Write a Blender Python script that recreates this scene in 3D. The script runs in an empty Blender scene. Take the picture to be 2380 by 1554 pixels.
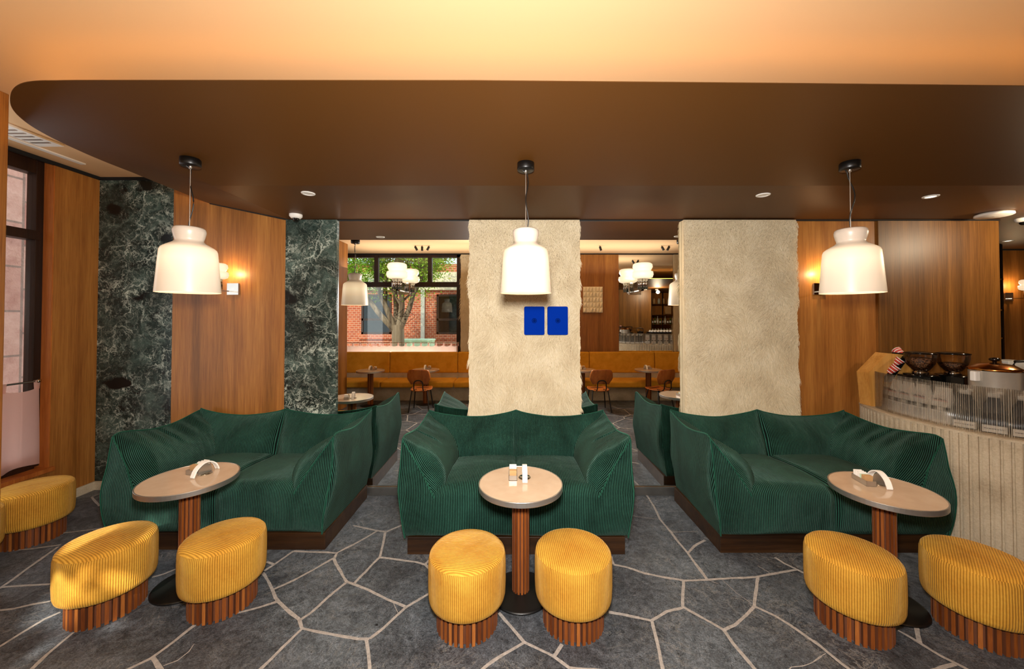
import bpy, math, random
from mathutils import Vector, noise
R = random.Random(7)
PI = math.pi
C = bpy.context.scene.collection
sc = bpy.context.scene
EYE = 1.87            # height of the eye above the floor

def L(h):
    h = h.lstrip('#')
    o = []
    for i in (0, 2, 4):
        c = int(h[i:i+2], 16)/255
        o.append(c/12.92 if c <= .04045 else ((c+.055)/1.055)**2.4)
    return (*o, 1)

# ---------------------------------------------------------------- materials
class N:
    def __init__(s, name):
        s.m = bpy.data.materials.new(name); s.m.use_nodes = True
        s.t = s.m.node_tree; s.t.nodes.clear()
        s.out = s.t.nodes.new('ShaderNodeOutputMaterial')
    def n(s, typ, **k):
        nd = s.t.nodes.new('ShaderNode'+typ)
        for a, b in k.items():
            if a.startswith('i_'):
                key = a[2:].replace('_', ' ')
                nd.inputs[int(key) if key.isdigit() else key].default_value = b
            else: setattr(nd, a, b)
        return nd
    def l(s, a, b): s.t.links.new(a, b)
    def mapping(s, scale=(1, 1, 1), coord='Object', rot=(0, 0, 0)):
        tc = s.n('TexCoord'); mp = s.n('Mapping')
        mp.inputs['Scale'].default_value = scale; mp.inputs['Rotation'].default_value = rot
        s.l(tc.outputs[coord], mp.inputs[0]); return mp.outputs[0]
    def noise(s, vec, scale, detail=4, rough=.55, dist=0):
        nd = s.n('TexNoise'); nd.inputs['Scale'].default_value = scale
        nd.inputs['Detail'].default_value = detail; nd.inputs['Roughness'].default_value = rough
        nd.inputs['Distortion'].default_value = dist
        if vec is not None: s.l(vec, nd.inputs['Vector'])
        return nd.outputs['Fac']
    def ramp(s, fac, stops, interp='LINEAR'):
        r = s.n('ValToRGB'); r.color_ramp.interpolation = interp
        e = r.color_ramp.elements
        while len(e) < len(stops): e.new(.5)
        for el, (p, c) in zip(e, stops):
            el.position = p; el.color = L(c) if isinstance(c, str) else (c, c, c, 1)
        s.l(fac, r.inputs[0]); return r.outputs[0]
    def mix(s, fac, a, b, mode='MIX'):
        m = s.n('Mix', data_type='RGBA', blend_type=mode)
        for k, v in ((0, fac), (6, a), (7, b)):
            if isinstance(v, (int, float)): m.inputs[k].default_value = v
            elif isinstance(v, str): m.inputs[k].default_value = L(v)
            else: s.l(v, m.inputs[k])
        return m.outputs[2]
    def math(s, op, a, b=None, c=None):
        m = s.n('Math', operation=op)
        for k, v in enumerate((a, b, c)):
            if v is None: continue
            if isinstance(v, (int, float)): m.inputs[k].default_value = v
            else: s.l(v, m.inputs[k])
        return m.outputs[0]
    def bump(s, h, strength=.5, dist=.01):
        b = s.n('Bump'); b.inputs['Strength'].default_value = strength; b.inputs['Distance'].default_value = dist
        s.l(h, b.inputs['Height']); return b.outputs[0]
    def bsdf(s, color=None, rough=.5, metal=0, nrm=None, **k):
        p = s.n('BsdfPrincipled')
        for key, v in (('Base Color', color), ('Roughness', rough), ('Metallic', metal), ('Normal', nrm), *[(a.replace('_', ' '), b) for a, b in k.items()]):
            if v is None: continue
            if isinstance(v, str): p.inputs[key].default_value = L(v)
            elif hasattr(v, 'is_linked') or hasattr(v, 'links'): s.l(v, p.inputs[key])
            else: p.inputs[key].default_value = v
        s.l(p.outputs[0], s.out.inputs[0]); s.p = p; return s.m

def plain(name, col, rough=.5, metal=0, **k):
    s = N(name)
    v = s.mapping((1, 1, 1))
    n = s.noise(v, 9, 3)
    c = s.mix(.12, col, s.ramp(n, [(.3, 0.0), (.7, 1.0)]), 'SOFT_LIGHT')
    return s.bsdf(c, rough, metal, **k)

def flat(name, col, rough, spec=.3):
    s = N(name); n = s.noise(s.mapping(), 300, 2)
    return s.bsdf(col, rough, 0, s.bump(n, .05, .0005), Specular_IOR_Level=spec)

def wood(name, dark, mid, light, scale=1.0, axis='z', rough=.42, spec=.35, patch=True):
    s = N(name)
    sc_ = {'z': (14, 14, .55), 'x': (.55, 14, 14), 'y': (14, .55, 14)}[axis]
    v = s.mapping(tuple(q*scale for q in sc_))
    big = s.noise(v, .55, 3, .5, .3)
    fine = s.noise(v, 4.5, 6, .65, .4)
    hair = s.noise(s.mapping(tuple(q*scale*(4 if q > 1 else 1.6) for q in sc_)), 5, 3, .6)
    c = s.ramp(big, [(.28, dark), (.5, mid), (.72, light)])
    c = s.mix(.55, c, s.ramp(fine, [(.3, .25), (.5, .5), (.7, .72)]), 'SOFT_LIGHT')
    c = s.mix(.5, c, s.ramp(hair, [(.38, .2), (.55, .55)]), 'SOFT_LIGHT')
    return s.bsdf(c, rough, 0, s.bump(hair, .08, .002), Specular_IOR_Level=spec)

def slatwood(name, dark, mid, light):
    s = N(name)
    tc = s.n('TexCoord'); sx = s.n('SeparateXYZ'); s.l(tc.outputs['UV'], sx.inputs[0])
    wn = s.n('TexWhiteNoise', noise_dimensions='1D'); s.l(s.math('FLOOR', sx.outputs[0]), wn.inputs['W'])
    g = s.noise(s.mapping((40, 40, 2.5)), 3, 5, .65, .3)
    c = s.ramp(wn.outputs['Value'], [(0, dark), (.5, mid), (1, light)])
    c = s.mix(.6, c, s.ramp(g, [(.3, .2), (.7, .75)]), 'SOFT_LIGHT')
    return s.bsdf(c, .45, 0, s.bump(g, .1, .002), Specular_IOR_Level=.3)

def cord(name, groove, body, crest, pitch, sheen, sheencol, bstr=.9, mott=.35):
    """corduroy: UV.x is metres across the ribs"""
    s = N(name)
    tc = s.n('TexCoord'); sx = s.n('SeparateXYZ'); s.l(tc.outputs['UV'], sx.inputs[0])
    ob = s.mapping((1, 1, 1))
    wob = s.math('MULTIPLY', s.noise(ob, 7, 2), .006)
    u = s.math('ADD', sx.outputs[0], wob)
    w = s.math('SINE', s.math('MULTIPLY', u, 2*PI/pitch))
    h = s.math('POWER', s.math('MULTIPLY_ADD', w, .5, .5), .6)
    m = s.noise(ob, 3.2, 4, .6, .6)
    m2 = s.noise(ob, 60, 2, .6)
    c = s.ramp(h, [(0.12, groove), (.62, body), (1, crest)])  # groove tone darkened in the colour, standing in for self-shadow between ribs
    c = s.mix(mott, c, s.ramp(m, [(.32, .15), (.68, .85)]), 'SOFT_LIGHT')
    c = s.mix(.25, c, s.ramp(m2, [(.3, .3), (.7, .7)]), 'SOFT_LIGHT')
    hh = s.math('ADD', h, s.math('MULTIPLY', m2, .25))
    fold = s.noise(s.mapping((1, 1, .45)), 5, 3, .5, .8)
    nb = s.bump(fold, .35, .03)
    b = s.n('Bump'); b.inputs['Strength'].default_value = bstr; b.inputs['Distance'].default_value = .004
    s.l(hh, b.inputs['Height']); s.l(nb, b.inputs['Normal'])
    return s.bsdf(c, .85, 0, b.outputs[0], Sheen_Weight=sheen, Sheen_Roughness=.35, Sheen_Tint=L(sheencol), Specular_IOR_Level=.1)

def velvet(name, col, dark, sheencol):
    s = N(name)
    n = s.noise(s.mapping((1, 1, 1)), 6, 4, .6, .5)
    c = s.ramp(n, [(.3, dark), (.7, col)])
    return s.bsdf(c, .8, 0, s.bump(s.noise(s.mapping(), 120, 2), .15, .002), Sheen_Weight=.4, Sheen_Tint=L(sheencol), Specular_IOR_Level=.1)

def emis(name, col, strength, base='#ffffff', grad=None):
    s = N(name)
    m = s.bsdf(base, .35, 0, None)
    s.p.inputs['Emission Color'].default_value = L(col)
    if grad:
        tc = s.n('TexCoord'); sx = s.n('SeparateXYZ'); s.l(tc.outputs['Object'], sx.inputs[0])
        mr = s.n('MapRange'); mr.inputs[1].default_value = grad[0]; mr.inputs[2].default_value = grad[1]
        s.l(sx.outputs[2], mr.inputs[0])
        r = s.ramp(mr.outputs[0], grad[2]); s.l(s.math('MULTIPLY', r, strength), s.p.inputs['Emission Strength'])
    else: s.p.inputs['Emission Strength'].default_value = strength
    return m

def glassy(name, tint='#ffffff', refl=.1, rough=.02, extra=0.0, ecol='#ffffff'):
    s = N(name)
    tr = s.n('BsdfTransparent'); tr.inputs[0].default_value = L(tint)
    gl = s.n('BsdfGlossy'); gl.inputs['Roughness'].default_value = rough
    fr = s.n('Fresnel'); fr.inputs[0].default_value = 1.45
    f = s.math('MULTIPLY_ADD', fr.outputs[0], .9, refl)
    mx = s.n('MixShader'); s.l(f, mx.inputs[0]); s.l(tr.outputs[0], mx.inputs[1]); s.l(gl.outputs[0], mx.inputs[2])
    if extra:
        df = s.n('BsdfDiffuse'); df.inputs[0].default_value = L(ecol)
        m2 = s.n('MixShader'); m2.inputs[0].default_value = extra
        s.l(mx.outputs[0], m2.inputs[1]); s.l(df.outputs[0], m2.inputs[2]); mx = m2
    s.l(mx.outputs[0], s.out.inputs[0]); return s.m

M = {}
M['walnut_wall'] = wood('walnut_veneer', '#7a4c1c', '#976029', '#ad7536', .8)
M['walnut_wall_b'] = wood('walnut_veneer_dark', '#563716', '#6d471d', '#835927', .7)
M['oak'] = wood('light_oak', '#b07a34', '#c48e44', '#d3a158', 1.2, rough=.5)
M['chair_wood'] = wood('teak_ply', '#8a4a1c', '#a85e28', '#ba7032', 1.5, rough=.35)
M['frame_wood'] = wood('dark_window_wood', '#1c0f08', '#2a170d', '#351d10', 1)
M['plinth'] = wood('stained_plinth', '#22140a', '#38220f', '#46301b', 1.6, 'x', .4)
M['slat'] = slatwood('slat_walnut', '#6b3512', '#8e4e1e', '#a8662e')
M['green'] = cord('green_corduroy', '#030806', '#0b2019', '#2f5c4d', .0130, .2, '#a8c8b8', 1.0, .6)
M['piping'] = velvet('green_piping', '#1b4939', '#123a2d', '#6fb394')
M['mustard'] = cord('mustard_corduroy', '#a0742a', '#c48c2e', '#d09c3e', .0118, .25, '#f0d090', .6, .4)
M['mustard_velvet'] = velvet('mustard_velvet', '#d89a30', '#c08420', '#f0c060')
M['steel'] = plain('brushed_steel', '#c2bdb5', .34, .9)
M['steel_dark'] = plain('dull_steel', '#8a8782', .35, .9)
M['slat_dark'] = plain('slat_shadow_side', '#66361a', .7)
M['chrome'] = plain('polished_chrome', '#b4b0a8', .08, 1)
M['black'] = plain('black_metal', '#0c0b0a', .38, 0, Specular_IOR_Level=.5)
M['blackgloss'] = plain('black_gloss', '#0a0908', .12)
M['white'] = plain('white_plastic', '#e6e2da', .45)
M['paper'] = plain('white_paper', '#ece7de', .8)
M['kraft'] = plain('kraft_paper', '#b98f5e', .8)
M['mint'] = plain('mint_paper', '#b7cdb0', .8)
M['laminate'] = plain('pink_beige_laminate', '#c5ab90', .09, 0, Specular_IOR_Level=.6)
M['blue'] = flat('ultramarine_felt', '#002a90', .9, .05)
M['blue_dark'] = flat('ultramarine_dark', '#001a60', .9, .05)  # deeper blue for the centre button
M['relief'] = plain('cream_plaster', '#ecdfc2', .8)
M['brown_ceiling'] = flat('brown_ceiling_paint', '#50300f', .48, .25)
M['cream_ceiling'] = flat('cream_ceiling_paint', '#dcb68a', .85, .1)
M['gap'] = plain('shadow_gap', '#0a0705', .9)  # near-black strips along wall tops, painted in for the shade of the gap
M['red'] = plain('coral_red', '#c8483a', .5)
M['darkcoat'] = plain('black_bag_film', '#16130f', .6)
M['bagwhite'] = plain('bag_paper', '#d9d6cf', .6)
M['bronze'] = plain('bronze_lid', '#a8743c', .18, 1)
M['amber'] = plain('amber_glass', '#5a3410', .15)
M['greenglass'] = plain('green_glass', '#3c5a1c', .15)
M['clear_item'] = plain('pale_glass', '#b9b8a8', .15)
M['pot'] = plain('galvanised_metal', '#bdb5a8', .3, .5)
M['fibre'] = plain('woven_lampshade', '#d8c0a0', .8)
M['pink'] = N('pink_voile')
_s = M['pink']
_tl = _s.n('BsdfTranslucent'); _tl.inputs[0].default_value = L('#ffd8cc')
_df = _s.n('BsdfDiffuse'); _df.inputs[0].default_value = L('#f4ccc0')
_mx = _s.n('MixShader'); _mx.inputs[0].default_value = .35
_s.l(_tl.outputs[0], _mx.inputs[1]); _s.l(_df.outputs[0], _mx.inputs[2])
_tp = _s.n('BsdfTransparent'); _m2 = _s.n('MixShader'); _m2.inputs[0].default_value = .12
_s.l(_mx.outputs[0], _m2.inputs[1]); _s.l(_tp.outputs[0], _m2.inputs[2]); _s.l(_m2.outputs[0], _s.out.inputs[0])
M['pink'] = _s.m
M['winglass'] = glassy('window_glass', '#f4f8f4', .02)
M['hopper'] = glassy('hopper_plastic', '#f6f0e8', .01, .03)
M['shade'] = emis('opal_glass_pendant', '#ffdfb0', .68, '#cdbfb0', (0, .455, [(0, .32), (.25, .55), (.5, 1.0), (.68, .75), (.75, .12), (1, .03)]))
M['sconce'] = emis('opal_glass_sconce', '#ffe2b8', .8, '#cfc4b4')
M['bulb'] = emis('lamp_lens', '#fff0d8', 3, '#ffffff')
M['cove'] = emis('cove_led', '#ffb648', 12, '#ffffff')
M['trunk'] = wood('bark', '#3d3126', '#6b5a48', '#8c7a66', 1.2, rough=.9)
def _mirror():
    s = N('mirror_silver')
    g = s.n('BsdfGlossy'); g.inputs['Color'].default_value = (.95, .96, .94, 1); g.inputs['Roughness'].default_value = 0
    s.l(g.outputs[0], s.out.inputs[0]); return s.m
M['mirror'] = _mirror()
def _beans():
    s = N('coffee_beans'); v = s.mapping()
    vo = s.n('TexVoronoi'); vo.inputs['Scale'].default_value = 90; s.l(v, vo.inputs['Vector'])
    c = s.ramp(vo.outputs['Distance'], [(0, '#a87850'), (.5, '#5c3820'), (.8, '#1a0e08')])
    return s.bsdf(c, .5, 0, s.bump(vo.outputs['Distance'], .8, -.006))
M['beans'] = _beans()
def _marble():
    s = N('green_marble'); v = s.mapping((1, 1, 1))
    dn = s.n('TexNoise'); dn.inputs['Scale'].default_value = 3.2; dn.inputs['Detail'].default_value = 6; dn.inputs['Roughness'].default_value = .65; s.l(v, dn.inputs['Vector'])
    sc2 = s.n('VectorMath', operation='SCALE'); sc2.inputs[3].default_value = .42; s.l(dn.outputs['Color'], sc2.inputs[0])
    vv = s.n('VectorMath', operation='ADD'); s.l(v, vv.inputs[0]); s.l(sc2.outputs[0], vv.inputs[1]); w = vv.outputs[0]
    c = s.ramp(s.noise(w, 3, 6, .7), [(.36, '#101715'), (.5, '#232f2a'), (.64, '#46564e')])
    dens = s.ramp(s.noise(v, 2.4, 4, .6), [(.38, .12), (.62, 1.0)])
    c = s.mix(s.math('MULTIPLY', s.ramp(s.noise(w, 16, 7, .75), [(.5, 0.0), (.68, .8)]), dens), c, '#76877c')
    for scl, wd, st in ((4.5, .05, 1), (9, .055, .95), (19, .06, .8)):
        vo = s.n('TexVoronoi', feature='DISTANCE_TO_EDGE'); vo.inputs['Scale'].default_value = scl; s.l(w, vo.inputs['Vector'])
        brk = s.ramp(s.noise(w, scl*1.3, 3, .6), [(.45, 0.0), (.56, 1.0)])
        f = s.math('MULTIPLY', s.ramp(vo.outputs[0], [(0, st), (wd*.45, st*.55), (wd, 0.0)]), s.math('MULTIPLY', brk, dens))
        c = s.mix(f, c, '#c2c9b8')
    blk = s.noise(s.mapping((1, 1, 1.6)), 2.6, 2, .4)
    c = s.mix(s.ramp(blk, [(.30, 1.0), (.35, 0.0)]), c, '#0b0f0e')
    return s.bsdf(c, .25, 0, None, Specular_IOR_Level=.4)
M['marble'] = _marble()
def _slate():
    s = N('slate_paving'); v = s.mapping((1, 1, 1))
    big = s.noise(v, 1.1, 3, .5); mid = s.noise(v, 6, 8, .72, 1.6); fine = s.noise(v, 130, 5, .8); gr = s.noise(v, 34, 6, .8, .6)
    c = s.ramp(big, [(.35, '#3c3d40'), (.5, '#474b50'), (.65, '#555b60')])
    c = s.mix(.85, c, s.ramp(mid, [(.3, .12), (.5, .45), (.7, .85)]), 'SOFT_LIGHT')
    c = s.mix(.8, c, s.ramp(gr, [(.35, .15), (.62, .85)]), 'SOFT_LIGHT')
    c = s.mix(.8, c, s.ramp(fine, [(.38, .1), (.6, .9)]), 'SOFT_LIGHT')
    msk = s.ramp(s.noise(v, 1.9, 3), [(.47, 0.0), (.62, 1.0)])
    for scl, dist, wd, col in ((2.6, 2.4, .012, '#9c968c'), (5, 3.5, .02, '#7e8488')):
        ln = s.math('ABSOLUTE', s.math('SUBTRACT', s.noise(v, scl, 8, .7, dist), .5))
        c = s.mix(s.math('MULTIPLY', s.ramp(ln, [(0, .7), (wd, 0.0)]), msk), c, col)
    pit = s.noise(v, 38, 2, .5)
    c = s.mix(s.ramp(pit, [(.25, .9), (.3, 0.0)]), c, '#121111')
    h = s.math('ADD', mid, s.math('ADD', s.math('MULTIPLY', gr, .5), s.math('MULTIPLY', fine, .2)))
    return s.bsdf(c, s.ramp(mid, [(.3, .52), (.7, .34)]), 0, s.bump(h, .7, .007), Specular_IOR_Level=.45)
M['slate'] = _slate()
def _grout():
    s = N('grout'); n = s.noise(s.mapping(), 40, 4, .7)
    return s.bsdf(s.ramp(n, [(.3, '#857f78'), (.7, '#aca49c')]), .9, 0, s.bump(n, .3, .003))
M['grout'] = _grout()
def _conc():
    s = N('hammered_concrete'); v = s.mapping(); n = s.noise(v, 70, 5, .75); b = s.noise(v, 4, 3)
    c = s.mix(.4, s.ramp(b, [(.3, '#b09f84'), (.7, '#cbbba0')]), s.ramp(n, [(.3, .1), (.7, .9)]), 'SOFT_LIGHT')
    return s.bsdf(c, .9, 0, s.bump(n, .9, .006))
M['concrete'] = _conc()
def _fur(name, a, b, c_):
    s = N(name)
    tc = s.n('TexCoord'); sx = s.n('SeparateXYZ'); s.l(tc.outputs['UV'], sx.inputs[0])
    c = s.ramp(sx.outputs[0], [(0, a), (.5, b), (1, c_)])
    c = s.mix(.5, c, s.ramp(sx.outputs[1], [(0, .25), (.5, .55)]), 'SOFT_LIGHT')
    return s.bsdf(c, .75, 0, None, Specular_IOR_Level=.15, Sheen_Weight=.25)
M['fur'] = _fur('cream_fur', '#b7a282', '#d0bf9d', '#e0d2b6')
M['hide'] = plain('cream_hide', '#cbb998', .9)
def _reed():
    s = N('reeded_acrylic')
    tc = s.n('TexCoord'); sx = s.n('SeparateXYZ'); s.l(tc.outputs['UV'], sx.inputs[0])
    w = s.math('SINE', s.math('MULTIPLY', sx.outputs[0], 2*PI/.012))
    h = s.math('MULTIPLY_ADD', w, .5, .5)
    b = s.bump(h, .6, .003)
    tr = s.n('BsdfTransparent'); tr.inputs[0].default_value = (.93, .92, .9, 1)
    rf = s.n('BsdfRefraction'); rf.inputs['IOR'].default_value = 1.25; rf.inputs['Color'].default_value = (.95, .93, .9, 1); rf.inputs['Roughness'].default_value = .02
    s.l(b, rf.inputs['Normal'])
    gl = s.n('BsdfGlossy'); gl.inputs['Roughness'].default_value = .12; s.l(b, gl.inputs['Normal'])
    df = s.n('BsdfDiffuse'); df.inputs[0].default_value = L('#c8bba6')
    m1 = s.n('MixShader'); m1.inputs[0].default_value = .35; s.l(tr.outputs[0], m1.inputs[1]); s.l(rf.outputs[0], m1.inputs[2])
    wn = s.n('TexWhiteNoise', noise_dimensions='1D'); s.l(s.math('FLOOR', s.math('MULTIPLY', sx.outputs[0], 1/.012)), wn.inputs['W'])
    rib = s.math('MULTIPLY', s.ramp(h, [(0, .0), (.66, .02), (.9, .42)]), s.math('MULTIPLY_ADD', wn.outputs['Value'], 1.1, .05))
    m2 = s.n('MixShader'); s.l(rib, m2.inputs[0]); s.l(m1.outputs[0], m2.inputs[1]); s.l(df.outputs[0], m2.inputs[2])
    m3 = s.n('MixShader'); m3.inputs[0].default_value = .02; s.l(m2.outputs[0], m3.inputs[1]); s.l(gl.outputs[0], m3.inputs[2])
    s.l(m3.outputs[0], s.out.inputs[0]); return s.m
M['reed'] = _reed()
def _brick():
    s = N('red_brick'); v = s.mapping((1, 1, 1), 'Object', (PI/2, 0, 0))
    b = s.n('TexBrick'); s.l(v, b.inputs['Vector']); b.inputs['Scale'].default_value = 2.6
    b.inputs['Color1'].default_value = L('#8a3a22'); b.inputs['Color2'].default_value = L('#a04c2c'); b.inputs['Mortar'].default_value = L('#b09a80')
    b.inputs['Mortar Size'].default_value = .015
    return s.bsdf(b.outputs[0], .85, 0, None)
M['brick'] = _brick()
def _stone():
    s = N('red_sandstone'); v = s.mapping((1, 1, 1), 'Object', (0, PI/2, 0))
    b = s.n('TexBrick'); s.l(v, b.inputs['Vector']); b.inputs['Scale'].default_value = .9
    b.inputs['Color1'].default_value = L('#a8695a'); b.inputs['Color2'].default_value = L('#c08a78'); b.inputs['Mortar'].default_value = L('#8a6658')
    b.inputs['Mortar Size'].default_value = .012
    n = s.noise(s.mapping(), 6, 6, .7)
    return s.bsdf(s.mix(.5, b.outputs[0], s.ramp(n, [(.3, .2), (.7, .8)]), 'SOFT_LIGHT'), .9, 0, s.bump(n, .8, .04))
M['stone'] = _stone()
def _leaf():
    s = N('leaf'); oi = s.noise(s.mapping(), 3, 3)
    c = s.ramp(oi, [(.3, '#4f7a1c'), (.5, '#86ad34'), (.7, '#c4d860')])
    d = s.n('BsdfDiffuse'); t = s.n('BsdfTranslucent'); m = s.n('MixShader'); m.inputs[0].default_value = .4
    s.l(c, d.inputs[0]); s.l(c, t.inputs[0]); s.l(d.outputs[0], m.inputs[1]); s.l(t.outputs[0], m.inputs[2]); s.l(m.outputs[0], s.out.inputs[0]); return s.m
M['leaf'] = _leaf()

# ---------------------------------------------------------------- mesh building
class MB:
    def __init__(s): s.v = []; s.f = []; s.uv = []; s.mi = []; s.sm = []
    def add(s, vs, fs, uvs=None, mi=0, smooth=False):
        o = len(s.v); s.v += [tuple(p) for p in vs]
        s.uv += list(uvs) if uvs else [(0, 0)]*len(vs)
        for f in fs: s.f.append(tuple(o+i for i in f)); s.mi.append(mi); s.sm.append(smooth)
    def box(s, a, b, mi=0):
        (x0, y0, z0), (x1, y1, z1) = a, b
        s.add([(x0, y0, z0), (x1, y0, z0), (x1, y1, z0), (x0, y1, z0), (x0, y0, z1), (x1, y0, z1), (x1, y1, z1), (x0, y1, z1)],
              [(0, 3, 2, 1), (4, 5, 6, 7), (0, 1, 5, 4), (1, 2, 6, 5), (2, 3, 7, 6), (3, 0, 4, 7)], mi=mi)
    def prism(s, pts, h0, h1, axis='z', mi=0, smooth=False):
        n = len(pts)
        def P(a, b, h): return {'z': (a, b, h), 'y': (a, h, b), 'x': (h, a, b)}[axis]
        vs = [P(a, b, h0) for a, b in pts]+[P(a, b, h1) for a, b in pts]
        s.add(vs, [tuple(range(n-1, -1, -1)), tuple(range(n, 2*n))], mi=mi)
        s.add(vs, [(i, (i+1) % n, n+(i+1) % n, n+i) for i in range(n)], mi=mi, smooth=smooth)
    def lathe(s, prof, c=(0, 0, 0), seg=48, mi=0, smooth=True, uv=False, axis='z'):
        vs = []; uvs = []
        for k, (r, z) in enumerate(prof):
            for i in range(seg+1):
                a = 2*PI*i/seg
                p = (r*math.cos(a), r*math.sin(a), z)
                if axis == 'y': p = (p[0], p[2], p[1])
                vs.append((c[0]+p[0], c[1]+p[1], c[2]+p[2])); uvs.append((a*max(q for q, _ in prof) if uv else 0, z))
        n = seg+1
        s.add(vs, [(k*n+i, k*n+i+1, (k+1)*n+i+1, (k+1)*n+i) for k in range(len(prof)-1) for i in range(seg)], uvs, mi, smooth)
    def tube(s, pts, r, seg=8, mi=0, r1=None):
        pts = [Vector(p) for p in pts]; vs = []; n = len(pts)
        up = Vector((0, 0, 1))
        for k, p in enumerate(pts):
            d = (pts[min(k+1, n-1)]-pts[max(k-1, 0)]).normalized()
            a = d.cross(up)
            if a.length < .05: a = d.cross(Vector((1, 0, 0)))
            a.normalize(); b = d.cross(a).normalized()
            rr = r if r1 is None else r+(r1-r)*k/(n-1)
            for i in range(seg):
                t = 2*PI*i/seg; vs.append(p+a*rr*math.cos(t)+b*rr*math.sin(t))
        fs = [(k*seg+i, k*seg+(i+1) % seg, (k+1)*seg+(i+1) % seg, (k+1)*seg+i) for k in range(n-1) for i in range(seg)]
        s.add(vs, fs, mi=mi, smooth=True)
        s.add([vs[i] for i in range(seg)]+[vs[(n-1)*seg+i] for i in range(seg)], [tuple(range(seg-1, -1, -1)), tuple(range(seg, 2*seg))], mi=mi)
    def patch(s, fn, nu, nv, mi=0, smooth=True, flip=False):
        """fn(i/nu, j/nv) -> (x, y, z, uvx, uvy)"""
        vs = []; uvs = []
        for j in range(nv+1):
            for i in range(nu+1):
                q = fn(i/nu, j/nv); vs.append(q[:3]); uvs.append(q[3:5])
        n = nu+1
        fs = [(j*n+i, j*n+i+1, (j+1)*n+i+1, (j+1)*n+i) for j in range(nv) for i in range(nu)]
        if flip: fs = [f[::-1] for f in fs]
        s.add(vs, fs, uvs, mi, smooth)
    def mesh(s, name, mats):
        me = bpy.data.meshes.new(name); me.from_pydata(s.v, [], s.f)
        for m in mats: me.materials.append(m)
        me.polygons.foreach_set('material_index', s.mi); me.polygons.foreach_set('use_smooth', s.sm)
        ul = me.uv_layers.new(name='UVMap'); li = [0]*len(me.loops); me.loops.foreach_get('vertex_index', li)
        flat = []
        for i in li: flat += s.uv[i]
        ul.data.foreach_set('uv', flat); me.update(); return me

def part(name, mb, mat, parent=None, bevel=0, loc=None, rot=None):
    mats = [M[q] for q in (mat if isinstance(mat, (list, tuple)) else [mat])]
    o = bpy.data.objects.new(name, mb.mesh(name, mats)); C.objects.link(o)
    if parent: o.parent = parent
    if loc: o.location = loc
    if rot: o.rotation_euler = rot
    if bevel:
        b = o.modifiers.new('b', 'BEVEL'); b.width = bevel; b.segments = 2; b.limit_method = 'ANGLE'
    return o
def struct(name, mb, mat, bevel=0):
    o = part(name, mb, mat, None, bevel); o['kind'] = 'structure'; return o
def tag(o, label, cat, group=None):
    o['label'] = label; o['category'] = cat
    if group: o['group'] = group
    return o
def thing(name, label, cat, loc=(0, 0, 0), rz=0, group=None):
    o = bpy.data.objects.new(name, None); C.objects.link(o); o.location = loc; o.rotation_euler = (0, 0, rz); o.empty_display_size = .1
    return tag(o, label, cat, group)
def clone(root, loc, rz, label, group=None):
    r = root.copy(); C.objects.link(r); r.location = loc; r.rotation_euler = (root.rotation_euler[0], root.rotation_euler[1], rz); r['label'] = label
    if group: r['group'] = group
    for ch in list(root.children):
        c = ch.copy(); C.objects.link(c); c.parent = r
        for g in ch.children:
            d = g.copy(); C.objects.link(d); d.parent = c
    return r
def B(*boxes):
    m = MB()
    for a, b in boxes: m.box(a, b)
    return m
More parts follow.
